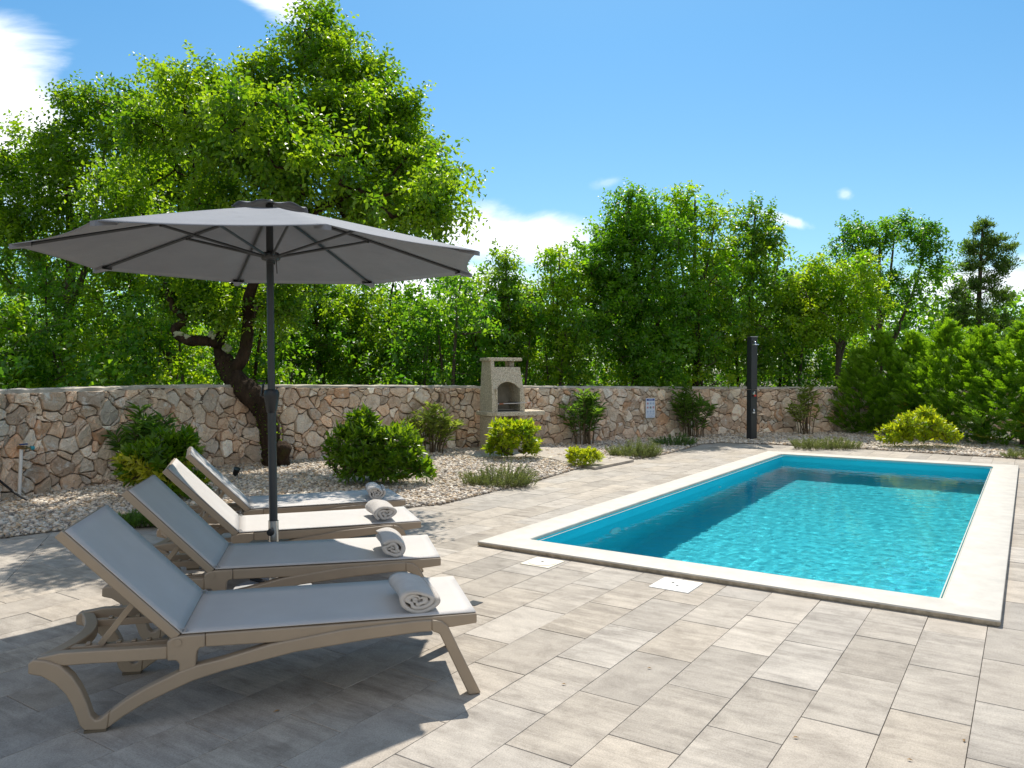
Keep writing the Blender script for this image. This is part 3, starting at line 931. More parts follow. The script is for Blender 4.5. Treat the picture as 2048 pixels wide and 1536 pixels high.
ends = [((-.162, 3.569), (-1.887, 3.148)), ((-.425, 4.622), (-2.16, 4.22)), ((-.671, 5.733), (-2.357, 5.147)), ((-.918, 6.698), (-2.585, 6.029))]
Llab = ['taupe framed sun lounger with grey sling nearest the camera, wholly in parasol shade',
        'taupe sun lounger just in front of the parasol pole, shaded except its foot end',
        'sunlit taupe framed sun lounger directly behind the parasol pole, pale sling in full sun',
        'taupe framed sun lounger farthest back beside the gravel, sling dappled by leaf shadow']
lounger0 = make_lounger()
Lmat = []
for i, (e, t) in enumerate(ends):
    o = lounger0 if i == 0 else copy_tree(lounger0)
    e = np.array(e); t = np.array(t); d = e - t; a = math.atan2(d[1], d[0]); d /= np.linalg.norm(d)
    loc = e - d * 1.621
    o.location = (loc[0], loc[1], .001); o.rotation_euler = (0, 0, a)
    tag(o, Llab[i], 'sun lounger', 'sun loungers in a row on the deck')
    Lmat.append(Matrix.Translation((loc[0], loc[1], .001)) @ Matrix.Rotation(a, 4, 'Z'))

# rolled towels
def towel_mesh(seed, wide, high, length, turns=3.2):
    r = np.random.default_rng(seed)
    n = 132; t = np.linspace(0, 1, n)
    ang = t * turns * 2 * PI + r.uniform(0, .6)
    pitch = .0
    rad = .13 + .87 * t
    flat = high / wide
    ph = r.uniform(0, 6, 5)
    def pt(tt, ra, an):
        w = 1 + (1 - tt) * .34 * np.sin(2 * an + ph[0]) + (1 - tt) * .30 * np.sin(3 * an + ph[1]) + (1 - tt) ** 2 * .3 * np.sin(5.3 * an + ph[3]) + .018 * np.sin(5 * an + ph[2])
        return np.stack([np.cos(an) * ra * w * wide / 2, np.sin(an) * ra * w * high / 2 * (1 - .05 * np.cos(2 * an))], -1)
    thick = .87 / turns
    outer = pt(t, rad, ang); inner = pt(t, np.maximum(rad - thick * .80, .02), ang)
    outer[:, 1] = np.maximum(outer[:, 1], -high * .475); inner[:, 1] = np.maximum(inner[:, 1], -high * .463)
    ny = 12; V = []; F = []
    ys = np.linspace(0, 1, ny)
    for j, y in enumerate(ys):
        sc = 1 + .03 * math.sin(y * 5 + ph[3]) + (-.02 if j in (0, ny - 1) else 0)
        skew = .012 * math.sin(y * 3 + ph[4])
        jit = .006 * np.sin(t * 17 + ph[1]) * (1 if j in (0, 1, ny - 2, ny - 1) else 0)
        for arr in (outer, inner):
            yy = y * length + (jit if j < 2 else -jit if j > ny - 3 else 0 * t) + t * .012 * (y - .5)
            V.append(np.stack([arr[:, 0] * sc + skew, yy + 0 * t, arr[:, 1] * sc + high * .475 * sc], -1))
    V = np.concatenate(V)
    def ix(j, k, i): return (j * 2 + k) * n + i
    for j in range(ny - 1):
        for i in range(n - 1):
            F.append((ix(j, 0, i), ix(j + 1, 0, i), ix(j + 1, 0, i + 1), ix(j, 0, i + 1)))
            F.append((ix(j, 1, i), ix(j, 1, i + 1), ix(j + 1, 1, i + 1), ix(j + 1, 1, i)))
        for i in (0, n - 1):
            F.append((ix(j, 0, i), ix(j, 1, i), ix(j + 1, 1, i), ix(j + 1, 0, i)))
    for j in (0, ny - 1):
        for i in range(n - 1):
            F.append((ix(j, 0, i), ix(j, 0, i + 1), ix(j, 1, i + 1), ix(j, 1, i)))
    me = mesh_np('rolled_towel', V, np.array(F), smooth=True)
    bm = bmesh.new(); bm.from_mesh(me); bmesh.ops.recalc_face_normals(bm, faces=bm.faces); bm.to_mesh(me); bm.free()
    return me
tl = ['plump rolled beige towel in the shade on the foot end of the nearest lounger',
      'rolled beige towel half in sun on the lounger in front of the parasol pole',
      'sunlit rolled beige towel on the lounger directly behind the parasol pole',
      'rolled beige towel on the farthest lounger next to the big green shrub']
tw = [(1.352, .06, .205, .114, .36, 3.0), (1.345, .06, .195, .112, .36, 2.3), (1.375, .08, .19, .122, .34, 2.6), (1.39, .08, .175, .122, .33, 3.0)]
for i in range(4):
    s, w, wi, hi, le, tu = tw[i]
    me = towel_mesh(20 + i, wi, hi, le, tu)
    o = link('rolled_towel', me, M['towel'])
    o.matrix_world = Lmat[i] @ Matrix.Translation((s, w, .377)) @ Matrix.Rotation(math.radians((2, 4, 3, -3)[i]), 4, 'Z')
    tag(o, tl[i], 'towel', 'rolled towels on the loungers')

# ------------------------------------------------------------------ parasol
def build_parasol():
    px, py = -1.59, 5.13
    root = empty('parasol', (px, py, 0))
    tag(root, 'large open dark grey parasol with eight ribs on an anthracite crank pole', 'parasol')
    lean = .010
    R, ZR, ZA = 1.452, 2.216, 2.575
    th0 = math.radians(28)
    th = [th0 + k * PI / 4 for k in range(8)]
    # canopy
    V = []; F = []; nr, ns = 14, 10
    r_in = .20
    for k in range(8):
        a0, a1 = th[k], th[k] + PI / 4
        for i in range(nr + 1):
            t = i / nr
            for j in range(ns + 1):
                s = j / ns
                rr = r_in + (R - r_in) * t
                p0 = np.array([math.cos(a0), math.sin(a0)]) * rr; p1 = np.array([math.cos(a1), math.sin(a1)]) * rr
                q = p0 + (p1 - p0) * s
                q *= 1 - .034 * (4 * s * (1 - s)) * t ** 2          # scalloped edge
                z = ZA - (ZA - ZR) * (rr / R) ** 1.06
                z -= .016 * (4 * s * (1 - s)) * math.sin(PI * min(1, t * .9 + .05))   # sag between the ribs
                z -= .003 * (4 * s * (1 - s)) * t ** 4
                V.append((q[0], q[1], z))
        b = k * (nr + 1) * (ns + 1)
        for i in range(nr):
            for j in range(ns):
                a = b + i * (ns + 1) + j; F.append((a, a + ns + 1, a + ns + 2, a + 1))
    me = mesh_np('canopy', V, np.array(F), smooth=True)
    bm = bmesh.new(); bm.from_mesh(me); bmesh.ops.remove_doubles(bm, verts=bm.verts, dist=.0008)
    for e in bm.edges: e.smooth = True
    bm.to_mesh(me); bm.free()
    can = link('canopy', me, M['canopy'], root)
    sd = can.modifiers.new('thick', 'SOLIDIFY'); sd.thickness = .0025; sd.offset = 0
    # corner pockets
    for a in th:
        mb = MB()
        c, s = math.cos(a), math.sin(a); tx = np.array([-s, c, 0]); ra = np.array([c, s, 0])
        e = ra * (R + .002) + np.array([0, 0, ZR])
        q = [e - ra * .11 + tx * .045 + np.array([0, 0, .022]), e + tx * .016, e - tx * .016, e - ra * .11 - tx * .045 + np.array([0, 0, .022])]
        lo = [v - np.array([0, 0, .026]) for v in q]
        mb.add(q + lo, [(0, 1, 2, 3), (7, 6, 5, 4), (0, 4, 5, 1), (1, 5, 6, 2), (2, 6, 7, 3)])
        mb.build('corner_pocket', M['canopy'], can)
    # vent cap with ruffled edge
    V = []; F = []; n = 64
    for i in range(7):
        t = i / 6
        for k in range(n):
            a = 2 * PI * k / n
            w = math.cos(4 * (a - th0) * 2) 
            rr = .012 + .225 * t * (1 + .03 * w)
            z = ZA + .026 - .050 * t ** 1.1 + (.022 * (.5 - .5 * w) * t ** 2)
            V.append((rr * math.cos(a), rr * math.sin(a), z))
    for i in range(6):
        for k in range(n):
            k2 = (k + 1) % n; F.append((i * n + k, (i + 1) * n + k, (i + 1) * n + k2, i * n + k2))
    F2 = np.array(F); me = mesh_np('vent_cap', V, F2, smooth=True)
    vc = link('vent_cap', me, M['canopy'], root); sd = vc.modifiers.new('thick', 'SOLIDIFY'); sd.thickness = .003; sd.offset = 0
    # pole: two tubes
    MB().tube([(0, 0, 1.28), (-lean * .8, 0, 2.585)], .0235, 20).build('upper_pole', M['anthracite'], root, smooth=True)
    MB().tube([(lean * .8, 0, .48), (0, 0, 1.30)], .0275, 20).build('lower_pole', M['anthracite'], root, smooth=True)
    MB().lathe([(.012, 2.585), (.02, 2.590), (.02, 2.612), (.008, 2.620)], 16).build('finial', M['anthracite'], root, smooth=True)
    # crank
    cr = MB().lathe([(.030, 1.215), (.036, 1.235), (.049, 1.325), (.050, 1.345), (.044, 1.365), (.030, 1.370)], 24).build('crank_housing', M['black'], root, smooth=True)
    MB().tube([(-.04, 0, 1.325), (-.066, 0, 1.330), (-.055, 0, 1.40), (-.035, -.01, 1.425), (-.085, -.02, 1.428)], .008, 8).build('crank_handle', M['black'], cr, smooth=True)
    # runner
    ru = MB().lathe([(.028, 2.195), (.030, 2.215), (.055, 2.222), (.062, 2.235), (.062, 2.258), (.050, 2.272), (.028, 2.276)], 24).build('runner', M['anthracite'], root, smooth=True)
    MB().tube([(.046, -.03, 2.22), (.05, -.032, 2.13)], .003, 6).build('pull_cord', M['black'], ru)
    for a in th:
        c, s = math.cos(a), math.sin(a)
        def zc(r): return ZA - (ZA - ZR) * (r / R) ** 1.06
        pts = [(c * r, s * r, zc(r) - .016) for r in np.linspace(.05, R - .015, 9)]
        rb = MB().tube(pts, .0095, 8).build('rib', M['anthracite'], root, smooth=True)
        rm = .66
        MB().tube([(c * .055, s * .055, 2.248), (c * rm, s * rm, zc(rm) - .024)], .009, 8).build('strut', M['anthracite'], rb, smooth=True)
        MB().lathe([(.010, -.012), (.010, .012)], 8, at=(c * rm, s * rm, zc(rm) - .022)).build('bracket', M['black'], rb)
    # base
    MB().lathe([(.235, .0), (.255, .012), (.258, .045), (.245, .062), (.06, .068)], 40).build('base_weight', M['concrete'], root, smooth=True)
    MB().lathe([(.259, .001), (.262, .004), (.262, .040), (.259, .043)], 40).build('base_rim', M['black'], root, smooth=True)
    mb = MB()
    for k in range(4):
        a = k * PI / 2 + .9; c, s = math.cos(a), math.sin(a)
        mb.tube([(c * .03, s * .03, .075), (c * .24, s * .24, .072)], .016, 8)
    mb.build('base_cross', M['black'], root, smooth=True)
    sl = MB().tube([(lean, 0, .06), (lean * .8, 0, .50)], .0335, 20).build('pole_sleeve', M['steel'], root, smooth=True)
    MB().lathe([(.010, 0), (.010, .02), (.024, .024), (.024, .042), (.015, .046)], 12).build('clamp_knob', M['black'], sl, smooth=True)
    k = sl.children[0]; k.location = (.008, -.03, .435); k.rotation_euler = (PI / 2, 0, 0)
build_parasol()

# ------------------------------------------------------------------ barbecue
def build_bbq():
    p = D(1003, 890, 14.35); rz = math.radians(27)
    root = empty('barbecue', (p[0], p[1], .02), rz)
    tag(root, 'pebble concrete garden barbecue with arched hearth, side shelf and chimney by the wall', 'barbecue')
    # local: x along the front, -y towards the viewer; front width .66
    hw = .335
    ag = M['aggregate']
    mb = MB()
    mb.box((-hw, -.30, 0), (-hw + .13, .24, .64)); mb.box((hw - .13, -.30, 0), (hw, .24, .64)); mb.box((-hw + .131, .17, 0), (hw - .131, .235, .64))
    mb.build('base', ag, root, bevel=.012)
    # shelf with chamfered corners, longer on the right
    mb = MB().flat([(-hw - .07, .25), (-hw - .07, -.24), (-hw + .06, -.40), (hw - .02, -.40), (hw + .36, -.36), (hw + .42, -.30), (hw + .42, .25)], .642, .722)
    mb.build('shelf', ag, root, bevel=.014)
    MB().box((-hw + .13, -.25, .7225), (hw - .10, .16, .740)).build('hearth', M['soot'], root)
    # hood: side walls and a front with an arch, leaning back as it rises
    def yf(z): return -.30 + .17 * max(0, (z - .95)) / .75
    mb = MB()
    def sidewall(x0, x1, ztop):
        zs = [.7225, .95, 1.2, 1.42, ztop]
        V = []; F = []
        n = len(zs)
        for z in zs:
            tz = max(0, z - .95) / .75
            sx = .045 * tz
            xa, xb = (x0 + sx, x1 + sx) if x0 < 0 else (x0 - sx, x1 - sx)
            V += [(xa, yf(z), z), (xb, yf(z), z), (xb, .23, z), (xa, .23, z)]
        for i in range(n - 1):
            for k in range(4):
                k2 = (k + 1) % 4; F.append((4 * i + k, 4 * i + k2, 4 * i + 4 + k2, 4 * i + 4 + k))
        F += [(3, 2, 1, 0), tuple(4 * (n - 1) + k for k in range(4))]
        mb.add(V, F)
    sidewall(-hw, -hw + .075, 1.64); sidewall(hw - .075, hw, 1.53)
    # right rear chimney post
    mb.box((hw - .045 - .10, .05, 1.5305), (hw - .046, .229, 1.64))
    # front panel above the arch
    n = 14; V = []; F = []
    xl, xr = -hw + .02, hw - .02
    for side_y in (0, .06):
        for i in range(n + 1):
            t = i / n; x = xl + (xr - xl) * t
            in_l, in_r = -hw + .115, hw - .10
            if x <= in_l or x >= in_r: zb = 1.13
            else: zb = 1.13 + .13 * math.sin(PI * (x - in_l) / (in_r - in_l)) ** .6
            for z in (zb, 1.53):
                tz = max(0, z - .95) / .75
                V.append((x * (1 - .06 * tz), yf(z) - .003 + side_y, z))
    m = 2 * (n + 1)
    for i in range(n):
        a = 2 * i
        F += [(a, a + 2, a + 3, a + 1), (m + a, m + a + 1, m + a + 3, m + a + 2), (a, m + a, m + a + 2, a + 2), (a + 1, a + 3, m + a + 3, m + a + 1)]
    F += [(0, 1, m + 1, m), (2 * n, m + 2 * n, m + 2 * n + 1, 2 * n + 1)]
    mb.add(V, F)
    # jambs beside the opening
    for x0, x1 in ((-hw + .0755, -hw + .112), (hw - .10, hw - .0755)):
        mb.box((x0, -.302, .7225), (x1, -.22, 1.135))
    mb.build('hood', ag, root, bevel=.006)
    MB().box((-hw + .08, .16, .7226), (hw - .08, .225, 1.50)).build('fire_back', M['firebrick'], root)
    mb = MB()
    for z in (.82, .87): mb.box((hw - .12, -.2, z), (hw - .0755, .158, z + .022))
    mb.box((-.24, -.12, .7405), (.2, .15, .755)); mb.build('grill_ledge', M['firebrick'], root)
    mb = MB().box((-hw + .005, -.16, 1.6405), (hw + .015, .25, 1.70)); mb.build('chimney_slab', ag, root, bevel=.012)
    # grill rack lying across with wooden handles
    gk = empty('grill_rack'); gk.parent = root
    bpy.data.objects.remove(gk)
    mb = MB()
    for y in np.linspace(-.31, .10, 9): mb.tube([(-hw + .12, y, .865), (hw - .13, y, .865)], .004, 6)
    mb.tube([(-hw + .10, -.325, .865), (hw + .03, -.325, .872)], .007, 6)
    rk = mb.build('grill_rack', M['steel'], root, smooth=True)
    MB().tube([(-hw + .13, -.328, .865), (-hw + .21, -.328, .866)], .014, 8).build('handle', M['wood'], rk, smooth=True)
    MB().tube([(hw + .02, -.328, .871), (hw + .10, -.328, .876)], .012, 8).build('handle', M['wood'], rk, smooth=True)
build_bbq()

# ------------------------------------------------------------------ shower, sign, tap, hose, garden spot
def build_shower():
    p = G(1504, 880); root = empty('shower', (p[0], p[1], 0), math.radians(14))
    tag(root, 'tall black solar garden shower column with chrome head at the far pool corner', 'shower')
    w, d = .092, .07
    def body(z0, z1, nm):
        MB().flat([(-w, .0), (-w + .03, -d), (w - .02, -d), (w, -d * .55), (w, d), (-w, d)], z0, z1).build(nm, M['anthracite'], root, bevel=.006, smooth=True)
    body(.02, 1.075, 'lower_tank'); body(1.08, 2.195, 'upper_tank')
    MB().box((-w - .01, -d - .01, 0), (w + .01, d + .01, .02)).build('foot_plate', M['black'], root)
    MB().box((-w + .005, -d + .004, 2.196), (w - .004, d - .004, 2.207)).build('top_cap', M['steel'], root, bevel=.002)
    h = MB().tube([(-.045, -d, 2.10), (-.05, -d - .07, 2.10), (-.06, -d - .13, 2.085), (-.062, -d - .15, 2.05)], .013, 10).build('shower_arm', M['chrome'], root, smooth=True)
    MB().lathe([(.018, .022), (.03, .016), (.075, .004), (.077, -.008), (.07, -.014)], 24, at=(-.062, -d - .15, 2.03)).build('shower_head', M['chrome'], h, smooth=True)
    m = MB().lathe([(.03, 0), (.034, .01), (.03, .045), (.018, .06)], 16).build('mixer_tap', M['chrome'], root, smooth=True)
    m.location = (-.028, -d, .99); m.rotation_euler = (PI / 2, 0, 0)
    MB().box((-.005, -.055, .045), (.045, -.015, .062)).build('hot_marker', M['red'], m, bevel=.003)
    MB().box((-.014, -.02, .058), (.014, .05, .070)).build('lever', M['chrome'], m, bevel=.004)
    f = MB().tube([(-.03, -d, .665), (-.032, -d - .05, .66), (-.034, -d - .065, .62)], .012, 10).build('foot_tap', M['chrome'], root, smooth=True)
    MB().box((-.036, -d - .03, .575), (.01, -d - .003, .605)).build('tap_plate', M['white_plastic'], f, bevel=.004)
build_shower()

def build_sign():
    p, a = wall_frame(1292, .115)
    z = D(1292, 816, p[1])[2]
    root = empty('rules_sign', (p[0], p[1], z), a)
    tag(root, 'small white pool rules sign with blue header and nine round pictograms', 'sign')
    w, h = .27, .425
    MB().box((-w / 2, -.006, -h / 2), (w / 2, .004, h / 2)).build('board', M['sign_white'], root, bevel=.002)
    MB().box((-w / 2 + .018, -.0085, h / 2 - .055), (w / 2 - .018, -.0062, h / 2 - .014)).build('header', M['sign_blue'], root)
    MB().box((-w / 2 + .075, -.0105, h / 2 - .045), (w / 2 - .075, -.0088, h / 2 - .024)).build('header_lettering', M['sign_pale'], root)
    def ringm(r0, r1, cx, cz, n=16):
        V = [(cx + r * math.cos(2 * PI * k / n), y, cz + r * math.sin(2 * PI * k / n)) for y in (-.0085, -.0062) for r in (r0, r1) for k in range(n)]
        F = []
        for k in range(n):
            k2 = (k + 1) % n
            F += [(k, n + k, n + k2, k2), (n + k, 3 * n + k, 3 * n + k2, n + k2), (k, k2, 2 * n + k2, 2 * n + k)]
        return V, F
    cols = ['sign_red', 'sign_pale', 'sign_pale', 'sign_red', 'sign_dark', 'sign_red', 'sign_pale', 'sign_pale', 'sign_pale']
    for i in range(9):
        cx = (-.085, 0, .085)[i % 3]; cz = (.10, .012, -.078)[i // 3]
        mb = MB(); mb.add(*ringm(.019, .025, cx, cz)); mb.box((cx - .012, -.0082, cz - .007), (cx + .010, -.0063, cz + .008))
        if cols[i] == 'sign_red' or i == 4: mb.add([(cx - .016, -.0092, cz + .012), (cx - .012, -.0092, cz + .016), (cx + .016, -.0092, cz - .012), (cx + .012, -.0092, cz - .016)], [(0, 3, 2, 1)])
        mb.build('pictogram', M[cols[i]], root)
    mb = MB()
    for x0, x1, z_ in ((-.11, -.06, -.125), (-.03, .03, -.122), (.055, .115, -.125), (-.09, .0, -.152), (.01, .045, -.158), (.055, .105, -.150), (-.10, .09, -.19)):
        mb.box((x0, -.0080, z_ - .004), (x1, -.0062, z_ + .004))
    mb.build('small_print', M['sign_pale'], root)
build_sign()

def build_tap():
    p, a = wall_frame(24, .10)
    root = empty('garden_tap', (p[0], p[1], 0), a)
    tag(root, 'garden tap with blue lever on a white pipe fixed to the wall', 'tap')
    z = .60
    MB().tube([(-.03, 0, .0), (-.02, -.01, .3), (-.005, -.012, z - .02)], .020, 12).build('supply_pipe', M['white_plastic'], root, smooth=True)
    b = MB().tube([(-.005, .03, z), (-.005, -.05, z), (.01, -.08, z)], .022, 12); b.tube([(-.005, -.02, z), (.07, -.05, z - .01), (.085, -.052, z - .035)], .016, 10)
    b = b.build('tap_body', M['brass'], root, smooth=True)
    MB().box((-.04, -.05, z + .03), (.05, -.02, z + .045)).build('lever', M['blue'], root, bevel=.004)
    MB().tube([(.075, -.052, z - .012), (.115, -.056, z - .014)], .024, 12).build('hose_connector', M['teal'], root, smooth=True)
    pts = [wall_frame(-70, .3)[0] + np.array([0, 0, .55])]
    q0 = D(-60, 915, p[1] - .5); q1 = D(0, 962, p[1] - .25); q2 = D(30, 988, p[1] - .3); q3 = G(57, 1001, .03); q4 = q3 + np.array([.25, -.1, -.01])
    from mathutils.geometry import interpolate_bezier
    pl = [Vector(q0)] + [Vector(v) for v in interpolate_bezier(Vector(q1), Vector(q2) + Vector((0, 0, .01)), Vector(q2), Vector(q3), 12)]
    g0 = Vector((q0[0] - .25, q0[1] - .25, .03))
    o = MB().tube([g0, g0 + Vector((.02, .02, .4))] + pl, .014, 8).build('garden_hose', M['black'], smooth=True)
    tag(o, 'black garden hose curving down to the gravel below the tap', 'hose')
build_tap()

def build_spot():
    p = G(470, 957); root = empty('garden_spotlight', (p[0], p[1], .01), .4)
    tag(root, 'small black spike spotlight in the gravel near the tree trunk', 'garden light')
    MB().tube([(0, 0, 0), (0, 0, .05)], .012, 8).build('spike', M['black'], root)
    o = MB().lathe([(.030, 0), (.038, .02), (.040, .085), (.046, .09), (.046, .10), (.036, .097)], 16).build('lamp_housing', M['black'], root, smooth=True)
    o.location = (0, 0, .045); o.rotation_euler = (.45, .3, 0)
build_spot()

# ------------------------------------------------------------------ foliage tools
def unit(a): return a / (np.linalg.norm(a, axis=-1, keepdims=True) + 1e-9)

def leaf_arrays(P, Dr, Nr, L, Wd, fold=.18, droop=.15):
    n = len(P); L = np.broadcast_to(L, (n,))[:, None]; Wd = np.broadcast_to(Wd, (n,))[:, None]
    Dr = unit(Dr); side = unit(np.cross(Dr, Nr)); Nn = np.cross(side, Dr)
    mid = P + Dr * L * .46
    tip = P + Dr * L - Nn * L * droop
    V = np.stack([P, mid + side * Wd * .5 + Nn * Wd * fold, tip, mid - side * Wd * .5 + Nn * Wd * fold], 1)
    b = (np.arange(n) * 4)[:, None]
    F = np.concatenate([b + np.array([[0, 1, 2]]), b + np.array([[0, 2, 3]])], 1).reshape(-1, 3)
    return V.reshape(-1, 3), F

def foliage(name, P, Dr, Nr, L, Wd, var, mat, parent, dead=None, fold=.18, droop=.15, label=None):
    V, F = leaf_arrays(P, Dr, Nr, L, Wd, fold, droop)
    n = len(P); c = np.zeros((n, 3)); c[:, 0] = np.clip(var, 0, 1)
    if dead is not None: c[:, 1] = dead
    c[:, 2] = rng.random(n)
    me = mesh_np(name, V, F, np.repeat(c, 4, 0), smooth=True)
    return link(name, me, mat, parent)

def crown_leaves(C, n_each, sig, size, clump_var, per=13):
    """leafy shoots spraying from each clump centre, leaves set alternately along every shoot"""
    nc = len(C); n_each = n_each * 1.15; size = size * 1.25
    ns = np.maximum(2, n_each * rng.uniform(.6, 1.4, nc) / per).astype(int)
    ci = np.repeat(np.arange(nc), ns); m = len(ci)
    sd = unit(rng.normal(0, 1, (m, 3)) + np.array([0, 0, .25]))
    st = C[ci] + unit(rng.normal(0, 1, (m, 3))) * (sig * .75 * rng.random(m) ** .6)[:, None]
    sl = sig * rng.uniform(.9, 2.1, m)
    idx = np.repeat(np.arange(m), per); n = len(idx)
    f = np.tile((np.arange(per) + .5) / per, m)
    u = unit(np.cross(sd, [.31, .57, .76])); w = np.cross(sd, u)
    an = np.tile(np.arange(per) * 2.4, m) + rng.uniform(0, 6, m)[idx]
    rd = u[idx] * np.cos(an)[:, None] + w[idx] * np.sin(an)[:, None]
    P = st[idx] + sd[idx] * (sl[idx] * f)[:, None] - np.array([0, 0, 1]) * (sl[idx] * f ** 2 * .22)[:, None] + rd * .012
    Dr = unit(rd * .9 + sd[idx] * .5 + rng.normal(0, .3, (n, 3)) + np.array([0, 0, -.25]))
    Nr = unit(rng.normal(0, .45, (n, 3)) + np.array([0, 0, .9]) + rd * .2)
    L = size * rng.uniform(.65, 1.25, n) * (1.1 - .35 * f); Wd = L * rng.uniform(.52, .74, n)
    var = clump_var[ci][idx] + rng.normal(0, .15, m)[idx] + rng.normal(0, .18, n) + .18 * (f - .5)
    return P, Dr, Nr, L, Wd, var

def branch_tree(limbs, C, r_tip=.006, rmin=.0045, expo=2.3, bend=.12):
    """limbs: list of (points, radii); C: clump centres to be reached. returns MB of the twigs"""
    N = []; par = []; fixed = []
    for pts, rad in limbs:
        pts = np.asarray(pts, float)
        for i in range(len(pts) - 1):
            k = max(1, int(np.linalg.norm(pts[i + 1] - pts[i]) / .25))
            for t in np.arange(k) / k:
                N.append(pts[i] * (1 - t) + pts[i + 1] * t); par.append(-1); fixed.append(True)
        N.append(pts[-1]); par.append(-1); fixed.append(True)
    NF = len(N)
    d0 = np.min(np.linalg.norm(C[:, None] - np.array(N)[None], axis=2), axis=1)
    load = [0] * NF; leafs = []
    for ci in np.argsort(d0):
        c = C[ci]; A = np.array(N); v = c - A; d = np.linalg.norm(v, axis=1)
        cost = d * (1 + .5 * np.clip(-v[:, 2] / (d + 1e-6), 0, 1)) + .03 * (np.arange(len(A)) < NF)
        j = int(np.argmin(cost)); dist = d[j]
        k = max(1, int(dist / .22)); p0 = N[j]; last = j
        perp = rng.normal(0, 1, 3) * bend * dist; perp[2] += bend * dist * .6
        for t in range(1, k + 1):
            f = t / k
            N.append(p0 * (1 - f) + c * f + perp * math.sin(PI * f) * .6); par.append(last); fixed.append(False); load.append(0); last = len(N) - 1
        leafs.append(last)
    for q in leafs:
        while q >= 0 and not (q < NF):
            load[q] += 1; q = par[q]
    mb = MB(); N = np.array(N)
    V = []; F = []
    for q in range(NF, len(N)):
        p = par[q]; r1 = max(rmin, r_tip * load[q] ** (1 / expo))
        lp = load[p] if p >= NF else load[q] * 1.3 + .5
        r0 = max(rmin, r_tip * lp ** (1 / expo))
        t = N[q] - N[p]; l = np.linalg.norm(t)
        if l < 1e-5: continue
        t /= l; u = np.cross(t, [.31, .57, .76]); u /= np.linalg.norm(u); w = np.cross(t, u)
        ns = 6 if r1 > .03 else 4 if r1 > .012 else 3
        b = len(V)
        for rr, pp in ((r0, N[p]), (r1, N[q])):
            for k in range(ns):
                a = 2 * PI * k / ns; V.append(pp + (u * math.cos(a) + w * math.sin(a)) * rr)
        for k in range(ns):
            F.append((b + k, b + (k + 1) % ns, b + ns + (k + 1) % ns, b + ns + k))
    mb.add(V, F)
    return mb

def spline(pts, radii, n=6):
    """Catmull-Rom through points and radii"""
    P = np.array(pts, float); R = np.array(radii, float); out = []; ro = []
    m = len(P)
    for i in range(m - 1):
        p0, p1, p2, p3 = P[max(i - 1, 0)], P[i], P[i + 1], P[min(i + 2, m - 1)]
        for t in np.arange(n) / n:
            out.append(.5 * ((2 * p1) + (-p0 + p2) * t + (2 * p0 - 5 * p1 + 4 * p2 - p3) * t ** 2 + (-p0 + 3 * p1 - 3 * p2 + p3) * t ** 3))
            ro.append(R[i] * (1 - t) + R[i + 1] * t)
    out.append(P[-1]); ro.append(R[-1])
    return out, ro

def blob_clumps(blobs, shell=.55):
    """blobs: (px, py, rx_px, rz_px, depth Y, ry_m, count) seen sizes turned into metres at their depth"""
    C = []
    for x, y, rx, rz, Y, ry, n in blobs:
        c = D(x, y, Y); s = Y / FPX
        d = unit(rng.normal(0, 1, (n, 3)))
        rad = (shell + (1 - shell) * rng.random(n)) ** .8 * np.where(rng.random(n) < .75, 1, rng.random(n) ** .5)
        C.append(c + d * rad[:, None] * np.array([rx * s, ry, rz * s]))
    return np.concatenate(C)

def big_tree(name, label, base, limbs, blobs, leaf_n, sig, size, mat, bark_m, tilt=.5, group=None, bare=None, shell=.5, r_tip=.006, cvar=.3):
    """limbs: list of (points, radii) in world coordinates, the first is the trunk"""
    root = empty(name, base); tag(root, label, 'tree', group)
    off = np.array(base, float)
    L2 = [spline(p, r) for p, r in limbs]
    mb = MB()
    for i, (p, r) in enumerate(L2):
        mb.tube([np.array(q) - off for q in p], r, 14 if i == 0 else 10, wob=.10 if i == 0 else .06)
    C = blob_clumps(blobs, shell)
    tw = branch_tree([(np.array(p), r) for p, r in L2], C, r_tip)
    if bare is not None:
        pass
    V = np.array(tw.v) - off; tw.v = [tuple(v) for v in V]
    mb.add(tw.v, tw.f); mb.build('trunk', bark_m, root, smooth=True)
    cv = rng.normal(tilt, cvar, len(C))
    P, Dr, Nr, L, Wd, var = crown_leaves(C, leaf_n, sig, size, cv)
    foliage('crown', P - off, Dr, Nr, L, Wd, var, mat, root)
    return root

